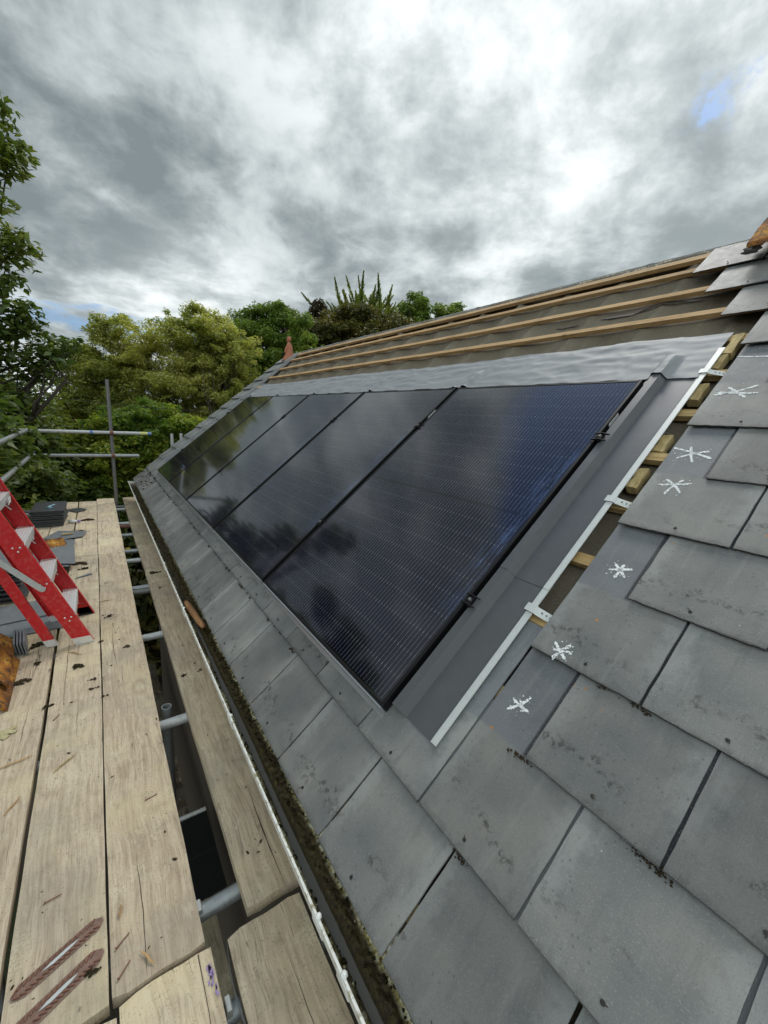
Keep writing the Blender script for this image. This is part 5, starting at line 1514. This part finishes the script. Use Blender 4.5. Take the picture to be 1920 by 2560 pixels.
tree('yellow_tree', 'yellow-green feathery tree rising behind the far end of the scaffold', (1.6, 13.6, GZ),
     [((2.0, 13.2, 1.8), (1.65, 1.4, 2.05), 2.6), ((3.1, 13.0, 1.3), (1.2, 1.3, 2.0), 1.3), ((1.4, 13.2, -0.2), (2.3, 1.3, 1.8), 1.8), ((2.9, 13.2, -.4), (1.3, 1.1, 1.6), .9)], 820, 165000, .048, L_YEL, 12, (.10, .36), .20, aspect=.42, flat=.62, shell=.8)
tree('pale_tree', 'paler yellow tree between the dark oak and the feathery tree', (-0.2, 14.6, GZ),
     [((0.1, 14.2, 1.6), (1.25, 1.2, 1.75), 1.4), ((-0.9, 14.0, 0.6), (1.3, 1.1, 1.9), 1.2), ((0.0, 14.0, -.8), (1.9, 1.1, 1.8), 1.2)], 480, 95000, .050, L_YEL, 23, (.10, .38), .18, aspect=.42, flat=.6, shell=.8)
tree('beech_tree', 'green and gold beech foliage low behind the scaffold pole', (0.3, 10.6, GZ),
     [((0.55, 10.6, -.4), (1.9, 1.0, 1.35), 2), ((-0.9, 10.3, -.9), (1.5, 1.0, 1.5), 1.2), ((2.0, 10.9, -.7), (1.5, 1.0, 1.4), 1.4), ((0.4, 10.2, -2.6), (2.6, 1.2, 1.6), 1.4)], 460, 150000, .050, L_MID, 13, (.16, .36), .18, flat=.5, shell=.8)
tree('ash_tree', 'bright green ash behind the finial', (5.6, 16.0, GZ),
     [((5.6, 15.6, 3.0), (1.55, 1.5, 2.2), 2), ((4.5, 16.0, 3.0), (1.0, 1.2, 1.8), 1), ((6.9, 15.2, 2.2), (1.2, 1.2, 1.5), 1.2), ((5.4, 15.8, 0.5), (2.4, 1.4, 1.8), 1), ((7.0, 15.5, 0.8), (1.4, 1.2, 1.4), .8)], 420, 130000, .058, L_ASH, 14, (.2, .45), .22, flat=.65, shell=.7)
tree('holm_oak', 'dark rounded evergreen above the ridge, olive brown on top', (9.8, 17.6, GZ),
     [((9.9, 17.0, 3.75), (2.4, 1.8, 2.3), 3), ((8.0, 17.6, 3.4), (1.3, 1.4, 1.8), 1.2), ((11.6, 16.0, 4.0), (1.5, 1.3, 2.0), 1.6)], 380, 120000, .070, L_DARK, 15, (.3, .55), .25, flat=.7)
tree('shrubby_tree', 'small light green tree showing over the ridge right of the evergreen', (13.3, 17.3, GZ),
     [((13.0, 16.7, 5.6), (.8, .9, 1.75), 2), ((15.4, 16.8, 5.7), (1.3, 1.0, 1.75), 2)], 90, 26000, .075, L_ASH, 16, (.24, .45), .16, flat=.6)
tree('copper_tree', 'slim dark maroon tree top between the ash and the evergreen', (9.9, 21.4, GZ),
     [((9.8, 21.2, 4.5), (.5, .6, 2.5), 2), ((8.4, 21.6, 4.5), (1.3, .9, 1.8), 1.4)], 90, 30000, .085, L_MAR, 17, (.28, .5), .18, flat=.8)
# conifer with long drooping spear branches
def conifer(base, top_z, seed):
    r = np.random.default_rng(seed)
    base = np.array(base, float)
    root = thing('conifer_tree', 'spiky conifer with upswept spear branches above the dark evergreen', 'tree', T(base), 'trees around the house')
    mb = MB(); H_ = top_z - base[2]
    limb(mb, (0, 0, 0), (0, 0, H_ - .3), .30, .03, r, .01, 8, 8)
    Cs, As, Bs = [], [], []
    for i in range(240):
        ox = r.normal(0, 1.25); oy = r.normal(0, .8); a = math.atan2(oy, ox) + r.normal(0, .6)
        dist_ = math.hypot(ox, oy)
        h = 13.35 - .55 * dist_ - r.random() ** .7 * 3.0
        L = r.uniform(.9, 1.9); el = min(1.45, max(.35, 1.25 - .35 * dist_ + r.uniform(-.4, .3)))
        p0 = np.array([ox, oy, h])
        d0 = np.array([math.cos(a) * math.cos(el), math.sin(a) * math.cos(el), math.sin(el) * .6])
        n = int(190 * L)
        u = r.random(n) ** .8
        pos = p0 + d0 * (u * L)[:, None] + np.array([0, 0, .30])[None] * (u ** 2 * L)[:, None]
        mb.tube([Vector(p0 + d0 * L * q_ + np.array([0, 0, .30]) * q_ * q_ * L) for q_ in (0, .35, .7, 1)], [.035, .025, .015, .006], 5)
        tp = unit(r.normal(size=(n, 3)))
        rad = (.19 * (1 - u ** 1.5) + .015)
        pos = pos + tp * rad[:, None] * r.random(n)[:, None]
        A_ = unit(d0 + np.array([0, 0, .5]) * u[:, None] + tp * .55) * (r.uniform(.07, .13, n))[:, None]
        B_ = unit(np.cross(A_, r.normal(size=(n, 3)))) * .020
        Cs.append(pos); As.append(A_); Bs.append(B_)
    leaf_mesh('crown', np.vstack(Cs), np.vstack(As), np.vstack(Bs), L_CON, root)
    mb.build('trunk', M_BARK, root, smooth=True)
conifer((13.0, 20.8, GZ), 8.6, 18)
# trees around the rest of the garden: they stand left of and behind the picture and show in the glass
tree('garden_tree', 'garden tree beyond the left edge, mirrored in the panels', (-9.5, 3.0, GZ), [((-9.5, 3.0, 2.0), (3.2, 3.2, 4.5), 2), ((-8.5, 5.5, 0), (2.5, 2.5, 3), 1)], 130, 26000, .14, L_OAK, 19, (.5, .9), .3)
tree('garden_tree', 'garden tree behind the camera on the left', (-9.0, -6.0, GZ), [((-9.0, -6.0, 0.5), (3.2, 3.2, 3.6), 1)], 90, 16000, .15, L_MID, 20, (.5, .9), .3)
# the wood closing the view beyond
r_ = np.random.default_rng(30)
n = 60000
az = r_.uniform(-1.2, 1.0, n); dist = r_.uniform(24, 30, n)
hh = GZ + r_.random(n) ** .8 * (5.6 + 1.1 * np.sin(az * 9) + .8 * np.sin(az * 23 + 1))
Cw = np.stack([np.sin(az) * dist, np.cos(az) * dist, hh], 1)
Aw = rand_dirs(r_, n); Bw = unit(np.cross(Aw, r_.normal(size=(n, 3))))
o = leaf_mesh('distant_wood', Cw, Aw * .26, Bw * .18, L_DARK, None); tag(o, 'far dark wood closing the view behind the garden trees', 'wood', kind='stuff')
n = 36000
Cw = np.stack([r_.uniform(-7, 12, n), r_.uniform(8.2, 12.5, n), GZ + r_.random(n) * (2.6)], 1)
Aw = rand_dirs(r_, n); Bw = unit(np.cross(Aw, r_.normal(size=(n, 3))))
o = leaf_mesh('undergrowth', Cw, Aw * .11, Bw * .07, L_DARK, None); tag(o, 'undergrowth filling the ground below the trees', 'undergrowth', kind='stuff')
